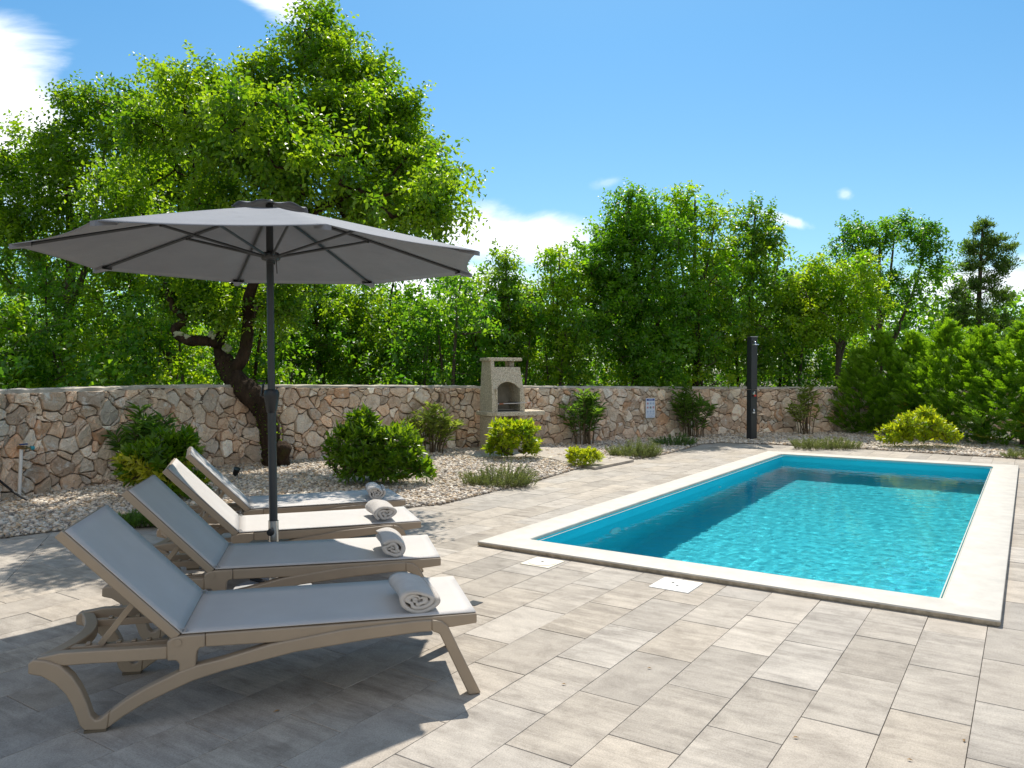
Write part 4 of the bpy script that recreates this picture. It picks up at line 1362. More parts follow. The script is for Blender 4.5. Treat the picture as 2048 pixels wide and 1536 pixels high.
# ------------------------------------------------------------------ the old leaning tree in the gravel
Yt = 12.05
def T(x, y, Y=Yt): return D(x, y, Y)
trunk = ([T(548, 936), T(546, 915), T(541, 880), T(536, 845), T(524, 812), T(500, 788), T(474, 762, 12.2), T(456, 738, 12.3), T(446, 718, 12.35)],
         [.205, .165, .155, .160, .185, .185, .175, .165, .15])
limbs = [trunk,
    ([T(449, 725, 12.35), T(438, 690, 12.4), T(446, 655, 12.45), T(456, 615, 12.5), T(468, 572, 12.6), T(500, 500, 12.8), T(560, 380, 11.8), T(620, 260, 11.4), T(640, 130, 11.3)], [.12, .095, .09, .085, .08, .075, .06, .045, .025]),
    ([T(462, 742, 12.25), T(482, 722, 12.2), T(492, 690, 12.2), T(497, 640, 12.1), T(499, 590, 11.8), T(540, 500, 11.2), T(620, 430, 10.5), T(720, 380, 9.6)], [.11, .10, .095, .09, .085, .07, .055, .03]),
    ([T(500, 640, 12.1), T(519, 616, 12.3), T(573, 573, 12.8), T(680, 500, 13.3), T(800, 430, 13.5)], [.07, .062, .055, .045, .025]),
    ([T(440, 690, 12.38), T(415, 682, 12.1), T(382, 681, 12.0), T(357, 671, 12.0), T(352, 655, 12.0), T(372, 640, 12.1), T(345, 612, 12.1), T(320, 540, 12.3), T(280, 440, 12.6)], [.085, .08, .085, .075, .065, .055, .05, .045, .03]),
    ([T(470, 568, 12.6), T(420, 480, 12.3), T(390, 380, 11.6), T(380, 260, 10.9)], [.06, .05, .04, .02])]
blobs = [  # px, py, rx, rz, Y, ry, count
    (640, 70, 62, 48, 11.4, .6, 30), (690, 150, 105, 60, 11.3, .8, 44), (570, 190, 85, 70, 11.6, .8, 40),
    (690, 260, 150, 85, 10.9, 1.0, 66), (530, 290, 110, 80, 10.4, .9, 44), (820, 340, 110, 70, 10.6, .9, 46),
    (650, 380, 170, 75, 10.2, 1.0, 60), (870, 400, 58, 60, 9.7, .7, 26), (480, 420, 110, 60, 11.2, 1.0, 40), (780, 240, 70, 55, 11.0, .7, 24),
    (400, 200, 80, 48, 11.0, .8, 30), (450, 270, 80, 60, 10.4, .8, 28), (320, 280, 75, 55, 11.0, .8, 24),
    (500, 240, 90, 55, 9.0, .6, 18), (620, 310, 110, 60, 9.2, .6, 12), (760, 390, 110, 55, 9.3, .6, 7),
    (680, 240, 150, 90, 13.4, .9, 40), (800, 390, 110, 70, 13.2, .8, 26),
    (470, 590, 130, 40, 13.2, .8, 24), (330, 470, 110, 80, 13.0, 1.0, 36), (760, 460, 120, 40, 13.2, .8, 26), (360, 600, 60, 40, 12.4, .5, 16), (430, 610, 70, 45, 11.9, .4, 16), (545, 610, 55, 40, 11.9, .4, 12), (400, 540, 80, 40, 11.8, .5, 18), (600, 560, 70, 35, 12.4, .5, 14), (260, 400, 90, 70, 11.8, .7, 24)]
tree0 = big_tree('old_tree', 'old leaning tree with dark twisted trunk growing in the gravel in front of the wall', tuple(G(548, 936)), limbs, blobs, 112, .23, .066, M['leaf'], M['bark'], .45, shell=.45)
# burl and lichen
def lump(name, centre, rx, ry, rz, mat, parent, seed, rough=.3):
    bm = bmesh.new(); bmesh.ops.create_icosphere(bm, subdivisions=3, radius=1)
    r = np.random.default_rng(seed)
    k = r.normal(0, 3, (6, 3)); ph = r.uniform(0, 6, 6)
    for v in bm.verts:
        p = np.array(v.co); s = 1 + rough * sum(math.sin(k[i] @ p + ph[i]) for i in range(6)) / 3 + r.uniform(-.06, .06)
        v.co = Vector((p[0] * rx * s, p[1] * ry * s, p[2] * rz * s))
    me = bpy.data.meshes.new(name); bm.to_mesh(me); bm.free(); me.shade_smooth()
    o = link(name, me, mat, parent); o.location = Vector(centre) - parent.location
    return o
lump('burl', T(566, 908, 11.95), .115, .12, .20, M['bark'], tree0, 4, .35)
lump('burl', T(548, 925, 11.95), .17, .16, .13, M['bark'], tree0, 5, .3)
for q, (x, y, w, h) in enumerate(((357, 668, .075, .05), (372, 674, .07, .04), (425, 670, .05, .06), (454, 694, .06, .07))):
    lump('lichen_patch', T(x, y, 11.95 if q < 3 else 12.27), w, .04, h, M['lichen'], tree0, 30 + q, .4)
# little sprouts on the trunk
nn = 420; tt = rng.random(nn); tp = np.array(spline(*trunk)[0]); idx = (tt * (len(tp) - 1)).astype(int)
P = tp[idx] + unit(rng.normal(0, 1, (nn, 3)) * np.array([1, .8, .2]) + np.array([0, -.5, 0])) * .17
keep = rng.random(nn) < .8; P = P[keep]; nn = len(P)
foliage('foliage', P - np.array(tree0.location), rng.normal(0, 1, (nn, 3)) + np.array([0, -.4, .2]), rng.normal(0, .5, (nn, 3)) + np.array([0, 0, 1]), .045, .026, rng.normal(.4, .3, nn), M['leaf'], tree0)

# ------------------------------------------------------------------ trees beyond the wall
def upright(x, ytop, Y, r0, lean=0, ybase=None, forks=()):
    """trunk from the ground up to a height seen at ytop"""
    b = D(x, 800, Y); b[2] = -.05
    t = D(x + lean, ytop, Y)
    pts = [b, b * .7 + t * .3 + rng.normal(0, .06, 3), b * .4 + t * .6 + rng.normal(0, .09, 3), t]
    pts[2][2] = b[2] * .4 + t[2] * .6
    lim = [(pts, [r0, r0 * .8, r0 * .6, r0 * .2])]
    for f, dx, yt in forks:
        p = pts[0] * (1 - f) + pts[3] * f; e = D(x + dx, yt, Y + rng.uniform(-.4, .4))
        m = (p + e) / 2; m[:2] += (e - p)[:2] * .12; m[2] -= .05
        lim.append(([p, m, e], [r0 * .55, r0 * .4, r0 * .12]))
    return tuple(b), lim

def forest_tree(label, x, Y, ytop, r0, blobs, leaf_n, sig, size, mat, bark_m=None, lean=0, forks=(), tilt=.5, group='trees beyond the stone wall', shell=.5, name='tree', cvar=.3):
    b, lim = upright(x, ytop, Y, r0, lean, None, forks)
    return big_tree(name, label, b, lim, blobs, leaf_n, sig, size, mat, bark_m or M['bark_grey'], tilt, group, shell=shell, cvar=cvar)

forest_tree('broad leafy tree at the far left with crooked grey limbs against the white cloud', 130, 15.5, 260, .14,
    [(170, 230, 55, 50, 15.6, .8, 24), (240, 220, 80, 50, 15.4, .9, 30), (80, 330, 90, 60, 15.5, 1.0, 36), (200, 330, 130, 70, 15.5, 1.2, 52), (60, 440, 120, 60, 15.5, 1.2, 44), (220, 450, 140, 60, 15.4, 1.2, 46), (20, 350, 60, 50, 15.6, .8, 20), (110, 540, 170, 60, 15.4, 1.2, 34), (-90, 420, 100, 90, 15.6, 1.2, 36)],
    88, .30, .082, M['leaf'], forks=((.45, -110, 330), (.5, 90, 250), (.4, 60, 440), (.35, -60, 480)), tilt=.42)
forest_tree('leafy tree between the far left tree and the old leaning tree', 350, 14.8, 190, .13,
    [(350, 190, 45, 40, 14.9, .7, 16), (420, 210, 55, 45, 14.8, .7, 20), (330, 270, 100, 60, 14.9, 1.0, 40), (420, 310, 90, 70, 14.7, 1.0, 36), (350, 400, 120, 70, 14.8, 1.1, 44), (300, 520, 140, 60, 15.0, 1.0, 30)],
    88, .29, .078, M['leaf'], forks=((.5, -60, 270), (.55, 80, 230), (.4, 60, 420)), tilt=.5)
forest_tree('slim young tree with narrow pointed crown left of the tall pair of trees', 1010, 17.5, 500, .05,
    [(1008, 520, 26, 32, 17.5, .35, 10), (1005, 570, 42, 36, 17.5, .5, 14), (1010, 630, 60, 50, 17.4, .7, 22), (1000, 700, 60, 50, 17.3, .7, 16), (960, 660, 50, 45, 17.4, .6, 16)],
    62, .22, .075, M['leaf'], forks=((.5, -25, 590), (.6, 30, 560)), tilt=.5)
forest_tree('thin wispy young tree with several upright shoots right of the barbecue', 1120, 17.8, 510, .05,
    [(1100, 510, 20, 22, 17.8, .3, 7), (1125, 560, 60, 40, 17.8, .6, 18), (1080, 600, 50, 50, 17.7, .6, 16), (1140, 640, 70, 50, 17.6, .8, 24), (1090, 710, 70, 50, 17.5, .8, 22), (1150, 590, 45, 50, 17.7, .6, 16), (1060, 650, 50, 50, 17.6, .6, 16)],
    60, .24, .078, M['leaf_bright'], forks=((.5, -20, 520), (.5, 40, 560), (.6, -45, 570)), tilt=.4)
forest_tree('tall dense dark green tree, left one of the tall pair right of the barbecue', 1270, 18.5, 410, .12,
    [(1275, 415, 60, 35, 18.6, .8, 24), (1240, 465, 70, 50, 18.5, .9, 34), (1310, 480, 70, 60, 18.4, .9, 36), (1220, 540, 80, 60, 18.3, 1.0, 40), (1300, 570, 90, 70, 18.2, 1.1, 50), (1250, 650, 100, 70, 18.1, 1.1, 50), (1310, 720, 80, 60, 17.8, 1.0, 34), (1180, 530, 50, 50, 18.4, .6, 20), (1200, 620, 70, 60, 18.0, .8, 26), (1360, 640, 60, 70, 18.2, .8, 26)],
    82, .28, .085, M['leaf_deep'], forks=((.4, -60, 480), (.45, 50, 460), (.3, 60, 600), (.3, -70, 580)), tilt=.6)
forest_tree('tall airy tree with yellowish crown, right one of the tall pair', 1390, 19.2, 400, .09,
    [(1380, 405, 50, 28, 19.2, .7, 18), (1420, 450, 55, 40, 19.2, .8, 22), (1350, 460, 50, 40, 19.2, .7, 18), (1400, 520, 60, 40, 19.1, .8, 20), (1360, 590, 60, 50, 19.0, .8, 18), (1430, 600, 70, 60, 19.2, .8, 24), (1450, 530, 40, 50, 19.2, .6, 14)],
    60, .26, .085, M['leaf_bright'], forks=((.5, -40, 440), (.55, 40, 440)), tilt=.35, shell=.6)
forest_tree('open crowned tree with leaning bare branches behind the shower', 1490, 20.0, 430, .09,
    [(1505, 440, 45, 30, 20.0, .6, 16), (1530, 485, 50, 35, 20, .7, 18), (1470, 500, 45, 40, 20, .7, 16), (1430, 560, 60, 45, 19.8, .8, 18), (1530, 560, 60, 50, 19.8, .8, 18), (1450, 640, 70, 50, 19.4, .9, 22), (1560, 640, 60, 50, 19.4, .9, 24), (1590, 580, 50, 40, 19.8, .7, 18), (1500, 700, 110, 50, 19.0, .9, 36), (1500, 520, 60, 50, 20.0, .7, 16)],
    62, .28, .09, M['leaf'], forks=((.35, -80, 520), (.4, 70, 510), (.5, 20, 440)), tilt=.4, lean=20)
forest_tree('round light green tree with pale slanting trunk in front of the dark airy tree', 1670, 19.0, 520, .085,
    [(1690, 545, 75, 40, 19.0, .8, 34), (1640, 590, 70, 45, 19.0, .8, 30), (1720, 600, 50, 45, 18.9, .7, 24), (1670, 640, 80, 45, 18.8, .9, 30), (1600, 640, 50, 50, 18.9, .8, 18)],
    82, .26, .08, M['leaf_bright'], forks=((.5, -60, 580), (.5, 50, 570), (.4, 30, 620)), tilt=.45, lean=20)
forest_tree('dark airy tree with spreading crown and open branches behind the hedge', 1760, 21.5, 470, .10,
    [(1740, 470, 60, 28, 21.5, .8, 24), (1810, 470, 60, 32, 21.5, .8, 24), (1855, 490, 35, 35, 21.5, .6, 12), (1700, 510, 50, 35, 21.5, .7, 16), (1830, 560, 50, 50, 21.5, .7, 14), (1790, 620, 50, 50, 21.4, .7, 14), (1870, 540, 30, 30, 21.5, .5, 6), (1750, 560, 40, 40, 21.5, .6, 10)],
    72, .27, .085, M['leaf_deep'], forks=((.35, 90, 500), (.4, -50, 500), (.3, 60, 580), (.5, 30, 460)), tilt=.35, shell=.6)
forest_tree('leafy tree low behind the parasol edge at mid left', 640, 17.0, 590, .07,
    [(600, 600, 90, 40, 17.0, .8, 26), (700, 610, 90, 45, 17.0, .9, 28), (650, 680, 120, 50, 16.8, .9, 34)],
    70, .27, .08, M['leaf'], forks=((.5, -60, 620), (.5, 60, 610)), tilt=.55)
forest_tree('low bushy tree in the gap left of the barbecue', 860, 18.5, 620, .06,
    [(800, 640, 80, 45, 18.5, .8, 24), (890, 640, 70, 45, 18.5, .8, 22), (940, 640, 40, 50, 18.5, .6, 14), (850, 700, 120, 45, 18.2, .9, 30)],
    66, .27, .085, M['leaf_bright'], forks=((.5, -60, 640), (.5, 60, 630)), tilt=.35)

# old cypress with ragged layered crown at the right
def build_cypress():
    b, lim = upright(1955, 455, 22.0, .12, 10)
    root = empty('cypress_tree', b); tag(root, 'tall ragged dark cypress at the right with sky showing between its branches', 'tree', 'trees beyond the stone wall')
    off = np.array(b); p, r = spline(*lim[0])
    mb = MB().tube([np.array(q) - off for q in p], r, 8, wob=.05)
    C = []
    for (x, y, rx, rz, n) in ((1965, 460, 14, 22, 10), (1985, 490, 34, 14, 12), (1945, 500, 30, 16, 12), (1935, 535, 32, 14, 12), (1995, 535, 30, 16, 12), (1960, 570, 42, 18, 16), (1915, 590, 30, 16, 10), (2005, 590, 26, 18, 9), (1950, 620, 60, 20, 20), (2000, 645, 40, 22, 14), (1900, 640, 40, 24, 14), (1955, 680, 70, 30, 22), (1995, 515, 38, 8, 7), (2012, 500, 12, 8, 4)):
        C.append(blob_clumps([(x, y, rx, rz, 22.0, rx * 22 / FPX, n)], .3))
    C = np.concatenate(C)
    tw = branch_tree([(np.array(p), r)], C, .006, bend=.05); tw.v = [tuple(np.array(v) - off) for v in tw.v]; mb.add(tw.v, tw.f); mb.build('trunk', M['bark_grey'], root, smooth=True)
    P, Dr, Nr, L, Wd, var = crown_leaves(C, 75, .17, .085, rng.normal(.45, .25, len(C)))
    Dr = unit(Dr + np.array([0, 0, .9])); Wd = L * .38
    foliage('crown', P - off, Dr, Nr, L, Wd, var, M['cypress'], root)
build_cypress()

# thicket of saplings: four kinds, copied
def sapling(seed, h, spread, nclump, mat, leaf_n=46, size=.082):
    root = empty('sapling'); r = rng
    lean = r.normal(0, .25, 2)
    pts = [np.array([0, 0, -.05]), np.array([lean[0] * .3 + r.normal(0, .06), lean[1] * .3, h * .35]), np.array([lean[0] * .7 + r.normal(0, .1), lean[1] * .7, h * .7]), np.array([lean[0], lean[1], h])]
    lim = [(pts, [.045, .036, .026, .008])]
    if seed % 2:
        lim.append(([pts[0] + np.array([.05, 0, 0]), pts[1] + np.array([.25, .1, .0]), np.array([.55 + lean[0], .2, h * .8])], [.034, .028, .008]))
    L2 = [spline(p, q) for p, q in lim]
    mb = MB()
    for p, q in L2: mb.tube(p, q, 7, wob=.06)
    zz = .35 + .65 * r.random(nclump) ** .8
    C = np.stack([lean[0] * zz + r.normal(0, spread, nclump), lean[1] * zz + r.normal(0, spread * .8, nclump), zz * h], 1)
    tw = branch_tree([(np.array(p), q) for p, q in L2], C, .005); mb.add(tw.v, tw.f)
    mb.build('trunk', M['bark_grey'] if seed % 3 else M['bark'], root, smooth=True)
    P, Dr, Nr, L, Wd, var = crown_leaves(C, leaf_n, .24, size, r.normal(.45, .32, nclump))
    foliage('crown', P, Dr, Nr, L, Wd, var, mat, root)
    return root
kinds = [sapling(0, 3.4, .42, 44, M['leaf']), sapling(1, 3.0, .5, 46, M['leaf_far']), sapling(2, 2.7, .42, 38, M['leaf_bright']), sapling(3, 3.7, .45, 50, M['leaf_deep'])]
klab = ['slender leafy sapling in the thicket just beyond the wall', 'twin stemmed bushy sapling in the thicket beyond the wall', 'short bright yellowish sapling in the thicket beyond the wall', 'tall dark leaved sapling in the thicket beyond the wall']
used = [False] * 4
spots = []
for k in range(50):
    px = -120 + k * 37 + rng.uniform(-22, 22)
    base_y = np.interp(px, [-120, 0, 434, 912, 1640, 1760], [8.6, 9.6, 12.4, 15.0, 18.6, 19])
    Y = base_y + 1.1 + rng.uniform(0, 4.0)
    spots.append(((px - 1024) / FPX * Y, Y))
for k, (x, y) in enumerate(spots):
    kd = int(rng.integers(0, 4))
    o = kinds[kd] if not used[kd] else copy_tree(kinds[kd]); used[kd] = True
    o.location = (x, y, -.05); o.rotation_euler = (0, 0, rng.uniform(0, 6.28)); s = rng.uniform(.8, 1.12) * (1 + .02 * (y - 15)); 
    if x / y < -.25: s *= .95
    o.scale = (s, s, s * rng.uniform(.9, 1.1))
    tag(o, klab[kd], 'sapling', 'saplings in the thicket beyond the wall')

# undergrowth and the wood behind: uncountable masses
def mass(name, label, n, xr, yr, hfun, size, mat, tilt):
    x = rng.uniform(*xr, n); y = rng.uniform(*yr, n)
    nc = n // 28; cx = rng.uniform(*xr, nc); cy = rng.uniform(*yr, nc)
    wy = np.interp(cx, WX, WY)
    ok = cy > wy + .7; cx, cy = cx[ok], cy[ok]; nc = len(cx)
    cz = hfun(cx, cy) * rng.random(nc) ** .75
    C = np.stack([cx, cy, cz], 1)
    P, Dr, Nr, L, Wd, var = crown_leaves(C, 36, .33 * size / .09, size, rng.normal(tilt, .3, nc))
    ok = (P[:, 2] > -.05) & (P[:, 1] > np.interp(P[:, 0], WX, WY) + .5)
    P, Dr, Nr, L, Wd, var = P[ok], Dr[ok], Nr[ok], L[ok], Wd[ok], var[ok]
    o = foliage(name, P, Dr, Nr, L, Wd, var, mat, None)
    tag(o, label, 'undergrowth', kind='stuff')
hu = lambda x, y: 1.5 + .5 * np.sin(x * 1.7) + .4 * np.sin(x * 3.9 + y)
mass('undergrowth', 'dense leafy undergrowth filling the thicket behind the wall', 52000, (-12, 12), (9, 22), hu, .095, M['leaf_far'], .4)
hf = lambda x, y: np.interp(x / y, [-.8, -.5, -.2, -.1, .1, .3, .6, .9], [5.5, 5.0, 3.8, 3.2, 4.0, 4.6, 3.8, 3.4]) + .5 * np.sin(x * 1.1)
mass('far_wood', 'wood behind the thicket closing the view with mixed green foliage', 62000, (-24, 27), (21.5, 31), hf, .15, M['leaf_far'], .45)

# ------------------------------------------------------------------ conifer hedge at the right: each shrub its own
def hedge_conifer(h, rad, nt=300):
    root = empty('hedge_conifer')
    MB().tube([(0, 0, -.03), (.02, 0, h * .5), (0, 0, h * .96)], [.05, .035, .006], 7).build('trunk', M['stem'], root, smooth=True)
    # sprays on a rounded cone, each a flat feathery frond
    z = rng.random(nt) ** .9; a = rng.uniform(0, 2 * PI, nt)
    prof = np.where(z < .25, .75 + z, 1.0 - ((z - .25) / .75) ** 1.35) * rad
    q = .45 + .55 * rng.random(nt) ** .5
    tip = np.stack([np.cos(a) * prof * q, np.sin(a) * prof * q, .05 + z * h * .96], 1)
    tip[:, :2] += rng.normal(0, .05, (nt, 2))
    out = np.stack([np.cos(a), np.sin(a), .55 + 1.1 * z + rng.normal(0, .2, nt)], 1)
    out = unit(out + rng.normal(0, .2, (nt, 3)))
    fl = rng.uniform(.24, .42, nt)
    nb = 34; k = np.tile(np.arange(nb), nt); idx = np.repeat(np.arange(nt), nb)
    f = (k // 2 + .5) / (nb / 2); sd = np.where(k % 2, 1, -1)
    sidev = unit(np.cross(out, rng.normal(0, .4, (nt, 3)) + np.array([0, 0, 1])))
    P = tip[idx] + out[idx] * (fl[idx] * (f - .35))[:, None] - np.array([0, 0, 1]) * (f ** 2 * .03)[:, None]
    Dr = unit(out[idx] * .8 + sidev[idx] * sd[:, None] * .75 + rng.normal(0, .14, (len(idx), 3)))
    Nr = unit(np.cross(out[idx], sidev[idx]) + rng.normal(0, .25, (len(idx), 3)))
    L = fl[idx] * .42 * (1.05 - .75 * f) * rng.uniform(.7, 1.2, len(idx)); Wd = .026 * rng.uniform(.7, 1.2, len(idx))
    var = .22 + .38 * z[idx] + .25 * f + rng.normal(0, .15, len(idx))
    dead = ((z[idx] < .3) & (rng.random(nt)[idx] < .06)).astype(float) * .5
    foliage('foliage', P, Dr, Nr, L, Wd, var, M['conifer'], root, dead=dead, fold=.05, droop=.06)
    return root
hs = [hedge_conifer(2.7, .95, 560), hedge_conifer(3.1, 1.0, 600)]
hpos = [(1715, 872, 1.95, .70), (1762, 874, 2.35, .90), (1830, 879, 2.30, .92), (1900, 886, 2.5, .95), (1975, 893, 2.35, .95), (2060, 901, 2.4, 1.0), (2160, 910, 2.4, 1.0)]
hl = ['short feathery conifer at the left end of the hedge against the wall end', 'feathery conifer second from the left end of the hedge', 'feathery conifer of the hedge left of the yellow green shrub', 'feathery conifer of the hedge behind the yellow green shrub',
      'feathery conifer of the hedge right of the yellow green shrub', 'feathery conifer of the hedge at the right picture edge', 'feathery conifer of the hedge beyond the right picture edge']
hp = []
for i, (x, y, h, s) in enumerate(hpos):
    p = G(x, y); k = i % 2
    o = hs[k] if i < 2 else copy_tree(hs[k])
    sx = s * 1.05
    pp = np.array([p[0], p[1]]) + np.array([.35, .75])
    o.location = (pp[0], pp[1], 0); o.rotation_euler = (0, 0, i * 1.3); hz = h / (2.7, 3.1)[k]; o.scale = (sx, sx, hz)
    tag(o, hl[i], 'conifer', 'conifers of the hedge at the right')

# ------------------------------------------------------------------ shrubs in the gravel
def place(root, px, py): 
    p = G(px, py); root.location = (p[0], p[1], GRZ); return p[1] / FPX

def oleander(label, px, py, hw, h, nst, leaf, mat, lean=0, bare=.25, tilt=.45, dens=13, seedpods=False):
    """hw: half width in px, h: height in px at the depth of the base"""
    root = empty('oleander'); s = place(root, px, py); tag(root, label, 'oleander', 'oleanders along the wall')
    hwm, hm = hw * s, h * s
    mb = MB(); P = []; Dd = []; Nn = []; V = []
    for k in range(nst):
        a = rng.uniform(0, 2 * PI); q = rng.random() ** .6
        ex = math.cos(a) * hwm * q + lean * s; ey = math.sin(a) * hwm * .7 * q
        hh = hm * (1 - .38 * q * q) * rng.uniform(.72, 1.05)
        b = np.array([ex * .42 + rng.normal(0, .04), ey * .30, 0]); t = np.array([ex, ey, hh])
        m = b * .5 + t * .5 + np.array([-ex * .12, -ey * .12, hh * .06])
        pts, rr = spline([b, m, t], [.011, .009, .004], 6); mb.tube(pts, rr, 5)
        pts = np.array(pts); n = int(dens * hh / .5 * rng.uniform(.8, 1.2)) + 8
        f = bare + (1 - bare) * rng.random(n) ** .55
        fi = f * (len(pts) - 1); i0 = np.minimum(fi.astype(int), len(pts) - 2); fr = (fi - i0)[:, None]
        pos = pts[i0] * (1 - fr) + pts[i0 + 1] * fr; tan = unit(pts[i0 + 1] - pts[i0])
        an = rng.uniform(0, 2 * PI, n); rad = np.stack([np.cos(an), np.sin(an), 0 * an], 1)
        d = unit(rad * rng.uniform(.6, 1.2, (n, 1)) + tan * rng.uniform(.35, 1.0, (n, 1)))
        P.append(pos); Dd.append(d); Nn.append(unit(tan * 1.0 - rad * .3 + rng.normal(0, .25, (n, 3)))); V.append(tilt + .25 * f + rng.normal(0, .25, n))
    mb.build('stems', M['stem'], root, smooth=True)
    P = np.concatenate(P); n = len(P)
    L = leaf * 1.2 * rng.uniform(.65, 1.2, n)
    foliage('foliage', P, np.concatenate(Dd), np.concatenate(Nn), L, L * rng.uniform(.13, .19, n), np.concatenate(V), mat, root, fold=.25, droop=.18)
    return root

def rosette_shrub(name, label, px, py, lobes, leaf, mat, tilt=.5, group=None, gold=None, per=10, cat='shrub', deadf=0.0):
    """lobes: (dx_px, z_px, rx_px, rz_px, count): ellipsoids of leaf rosettes"""
    root = empty(name); s = place(root, px, py); tag(root, label, cat, group)
    C = []; O = []
    for dx, z, rx, rz, n in lobes:
        d = unit(rng.normal(0, 1, (n, 3))); d[:, 2] = np.where(d[:, 2] < -.5, -d[:, 2], d[:, 2])
        rad = .55 + .45 * rng.random(n) ** .5
        rad *= 1 + .13 * np.sin(d[:, 0] * 5 + z) + rng.normal(0, .05, n)
        C.append(np.array([dx * s, rng.normal(0, .02), z * s]) + d * rad[:, None] * np.array([rx, rx * .85, rz]) * s); O.append(d)
    C = np.concatenate(C); O = unit(np.concatenate(O) + np.array([0, 0, .55])); ok = C[:, 2] > .03; C, O = C[ok], O[ok]
    branch_tree([(np.array([[0, 0, 0], [0, 0, .08]]), [.03, .03]), (np.array([[.05, .03, 0], [.10, .05, .15]]), [.02, .02]), (np.array([[-.05, .0, 0], [-.12, 0, .15]]), [.02, .02])], C, .003, rmin=.003).build('stems', M['stem'], root)
    nc = len(C); idx = np.repeat(np.arange(nc), per); n = len(idx)
    a = np.tile(np.arange(per) * 2.4, nc) + rng.uniform(0, 6, nc)[idx]
    u = unit(np.cross(O, [.3, .5, .81])); w = np.cross(O, u)
    rd = u[idx] * np.cos(a)[:, None] + w[idx] * np.sin(a)[:, None]
    el = np.tile(np.linspace(.1, 1.5, per), nc)
    Dr = unit(rd * np.cos(el * .8)[:, None] + O[idx] * (np.sin(el * .8) + .15)[:, None] + rng.normal(0, .15, (n, 3)))
    Nr = unit(O[idx] - rd * .4 + rng.normal(0, .2, (n, 3)))
    P = C[idx] + O[idx] * (np.tile(np.linspace(-.05, .015, per), nc) * leaf / .07)[:, None]
    L = leaf * rng.uniform(.7, 1.2, n)
    var = rng.normal(tilt, .25, nc)[idx] + rng.normal(0, .15, n) + el * .12
    dead = None
    if deadf: 
        low = (C[:, 2] < np.quantile(C[:, 2], .5)) & (C[:, 1] < .1)
        dead = np.where((low & (rng.random(nc) < deadf))[idx], .9, 0) 
    foliage('foliage', P, Dr, Nr, L, L * rng.uniform(.33, .44, n), var, mat, root, fold=.15, droop=.12, dead=dead)
    return root

def needle_mound(name, label, px, py, lobes, leaf, mat, tilt=.5, nst=140, group='low aromatic mounds in the gravel', cat='rosemary'):
    root = empty(name); s = place(root, px, py); tag(root, label, cat, group)
    P = []; Dd = []; V = []; mb = MB()
    for dx, hw, h, n in lobes:
        for k in range(n):
            a = rng.uniform(0, 2 * PI); q = rng.random() ** .5
            b = np.array([dx * s + math.cos(a) * hw * s * q * .75, math.sin(a) * hw * s * .6 * q, 0.0])
            l = h * s * rng.uniform(.55, 1.2) * (1 - .30 * q) * (1 + .25 * math.sin(b[0] * 9 + b[1] * 7))
            d = unit(np.array([math.cos(a) * q * .9 + rng.normal(0, .3), math.sin(a) * q * .8 + rng.normal(0, .3), 1.0]))
            e = b + d * l; mb.tube([b, e], [.003, .0015], 3, cap=False)
            m = int(26 * l / .15) + 8; f = rng.random(m) ** .8
            pos = b + d * l * f[:, None]; an = rng.uniform(0, 2 * PI, m)
            r3 = unit(rng.normal(0, 1, (m, 3)) - 0)
            P.append(pos); Dd.append(unit(d * .8 + r3 * .8)); V.append(tilt + .3 * (f - .5) + rng.normal(0, .2) + rng.normal(0, .15, m))
    mb.build('stems', M['stem'], root)
    P = np.concatenate(P); n = len(P)
    L = leaf * rng.uniform(.7, 1.25, n)
    foliage('foliage', P, np.concatenate(Dd), rng.normal(0, 1, (n, 3)), L, np.full(n, leaf * .16) * rng.uniform(.8, 1.3, n), np.concatenate(V), mat, root, fold=.05, droop=.05)
    return root

og = 'oleanders along the wall'
oleander('dark bushy oleander against the wall at the left behind the yellowing shrub', 288, 968, 78, 150, 26, .17, M['oleander'], tilt=.25, bare=.12, dens=17)
oleander('pale silvery green oleander between the big green shrub and the barbecue', 862, 908, 58, 92, 22, .16, M['oleander_pale'], tilt=.5, bare=.2, dens=16)
oleander('fan shaped oleander with bare stems just right of the barbecue', 1168, 892, 54, 108, 22, .17, M['oleander'], tilt=.5, bare=.22, dens=15)
oleander('bushy oleander with dark leaves right of the white sign', 1384, 877, 44, 108, 21, .17, M['oleander'], tilt=.5, bare=.2, dens=16)
oleander('sparse upright oleander with bare canes right of the shower', 1612, 871, 36, 92, 13, .15, M['oleander_pale'], tilt=.6, bare=.3, dens=13)
rosette_shrub('pittosporum', 'glossy shrub with some yellow leaves behind the lounger backrests at the left', 318, 1000,
    [(0, 70, 66, 55, 150), (40, 95, 40, 35, 60), (-30, 55, 50, 50, 80), (30, 30, 60, 35, 70)], .115, M['pitto'], .5, 'shrubs in the gravel', deadf=.45, per=11)
rosette_shrub('pittosporum', 'largest dark green rounded shrub in the gravel left of the barbecue', 745, 972,
    [(-25, 70, 62, 62, 260), (45, 70, 58, 48, 200), (0, 35, 75, 38, 200), (-20, 125, 26, 26, 36), (95, 30, 26, 20, 40)], .105, M['pitto'], .5, 'shrubs in the gravel', per=9)
rosette_shrub('pittosporum', 'round yellow green shrub on a short stem in front of the barbecue', 1025, 920,
    [(0, 42, 50, 36, 260), (-30, 22, 26, 20, 60), (38, 18, 18, 12, 30)], .088, M['pitto_gold'], .45, 'shrubs in the gravel', per=10)
rosette_shrub('pittosporum', 'low bright yellow cushion shrub at the edge of the paving', 1165, 934,
    [(0, 16, 36, 18, 190), (-14, 24, 18, 14, 50), (18, 22, 16, 14, 50)], .05, M['pitto_gold'], .85, 'shrubs in the gravel', per=9)
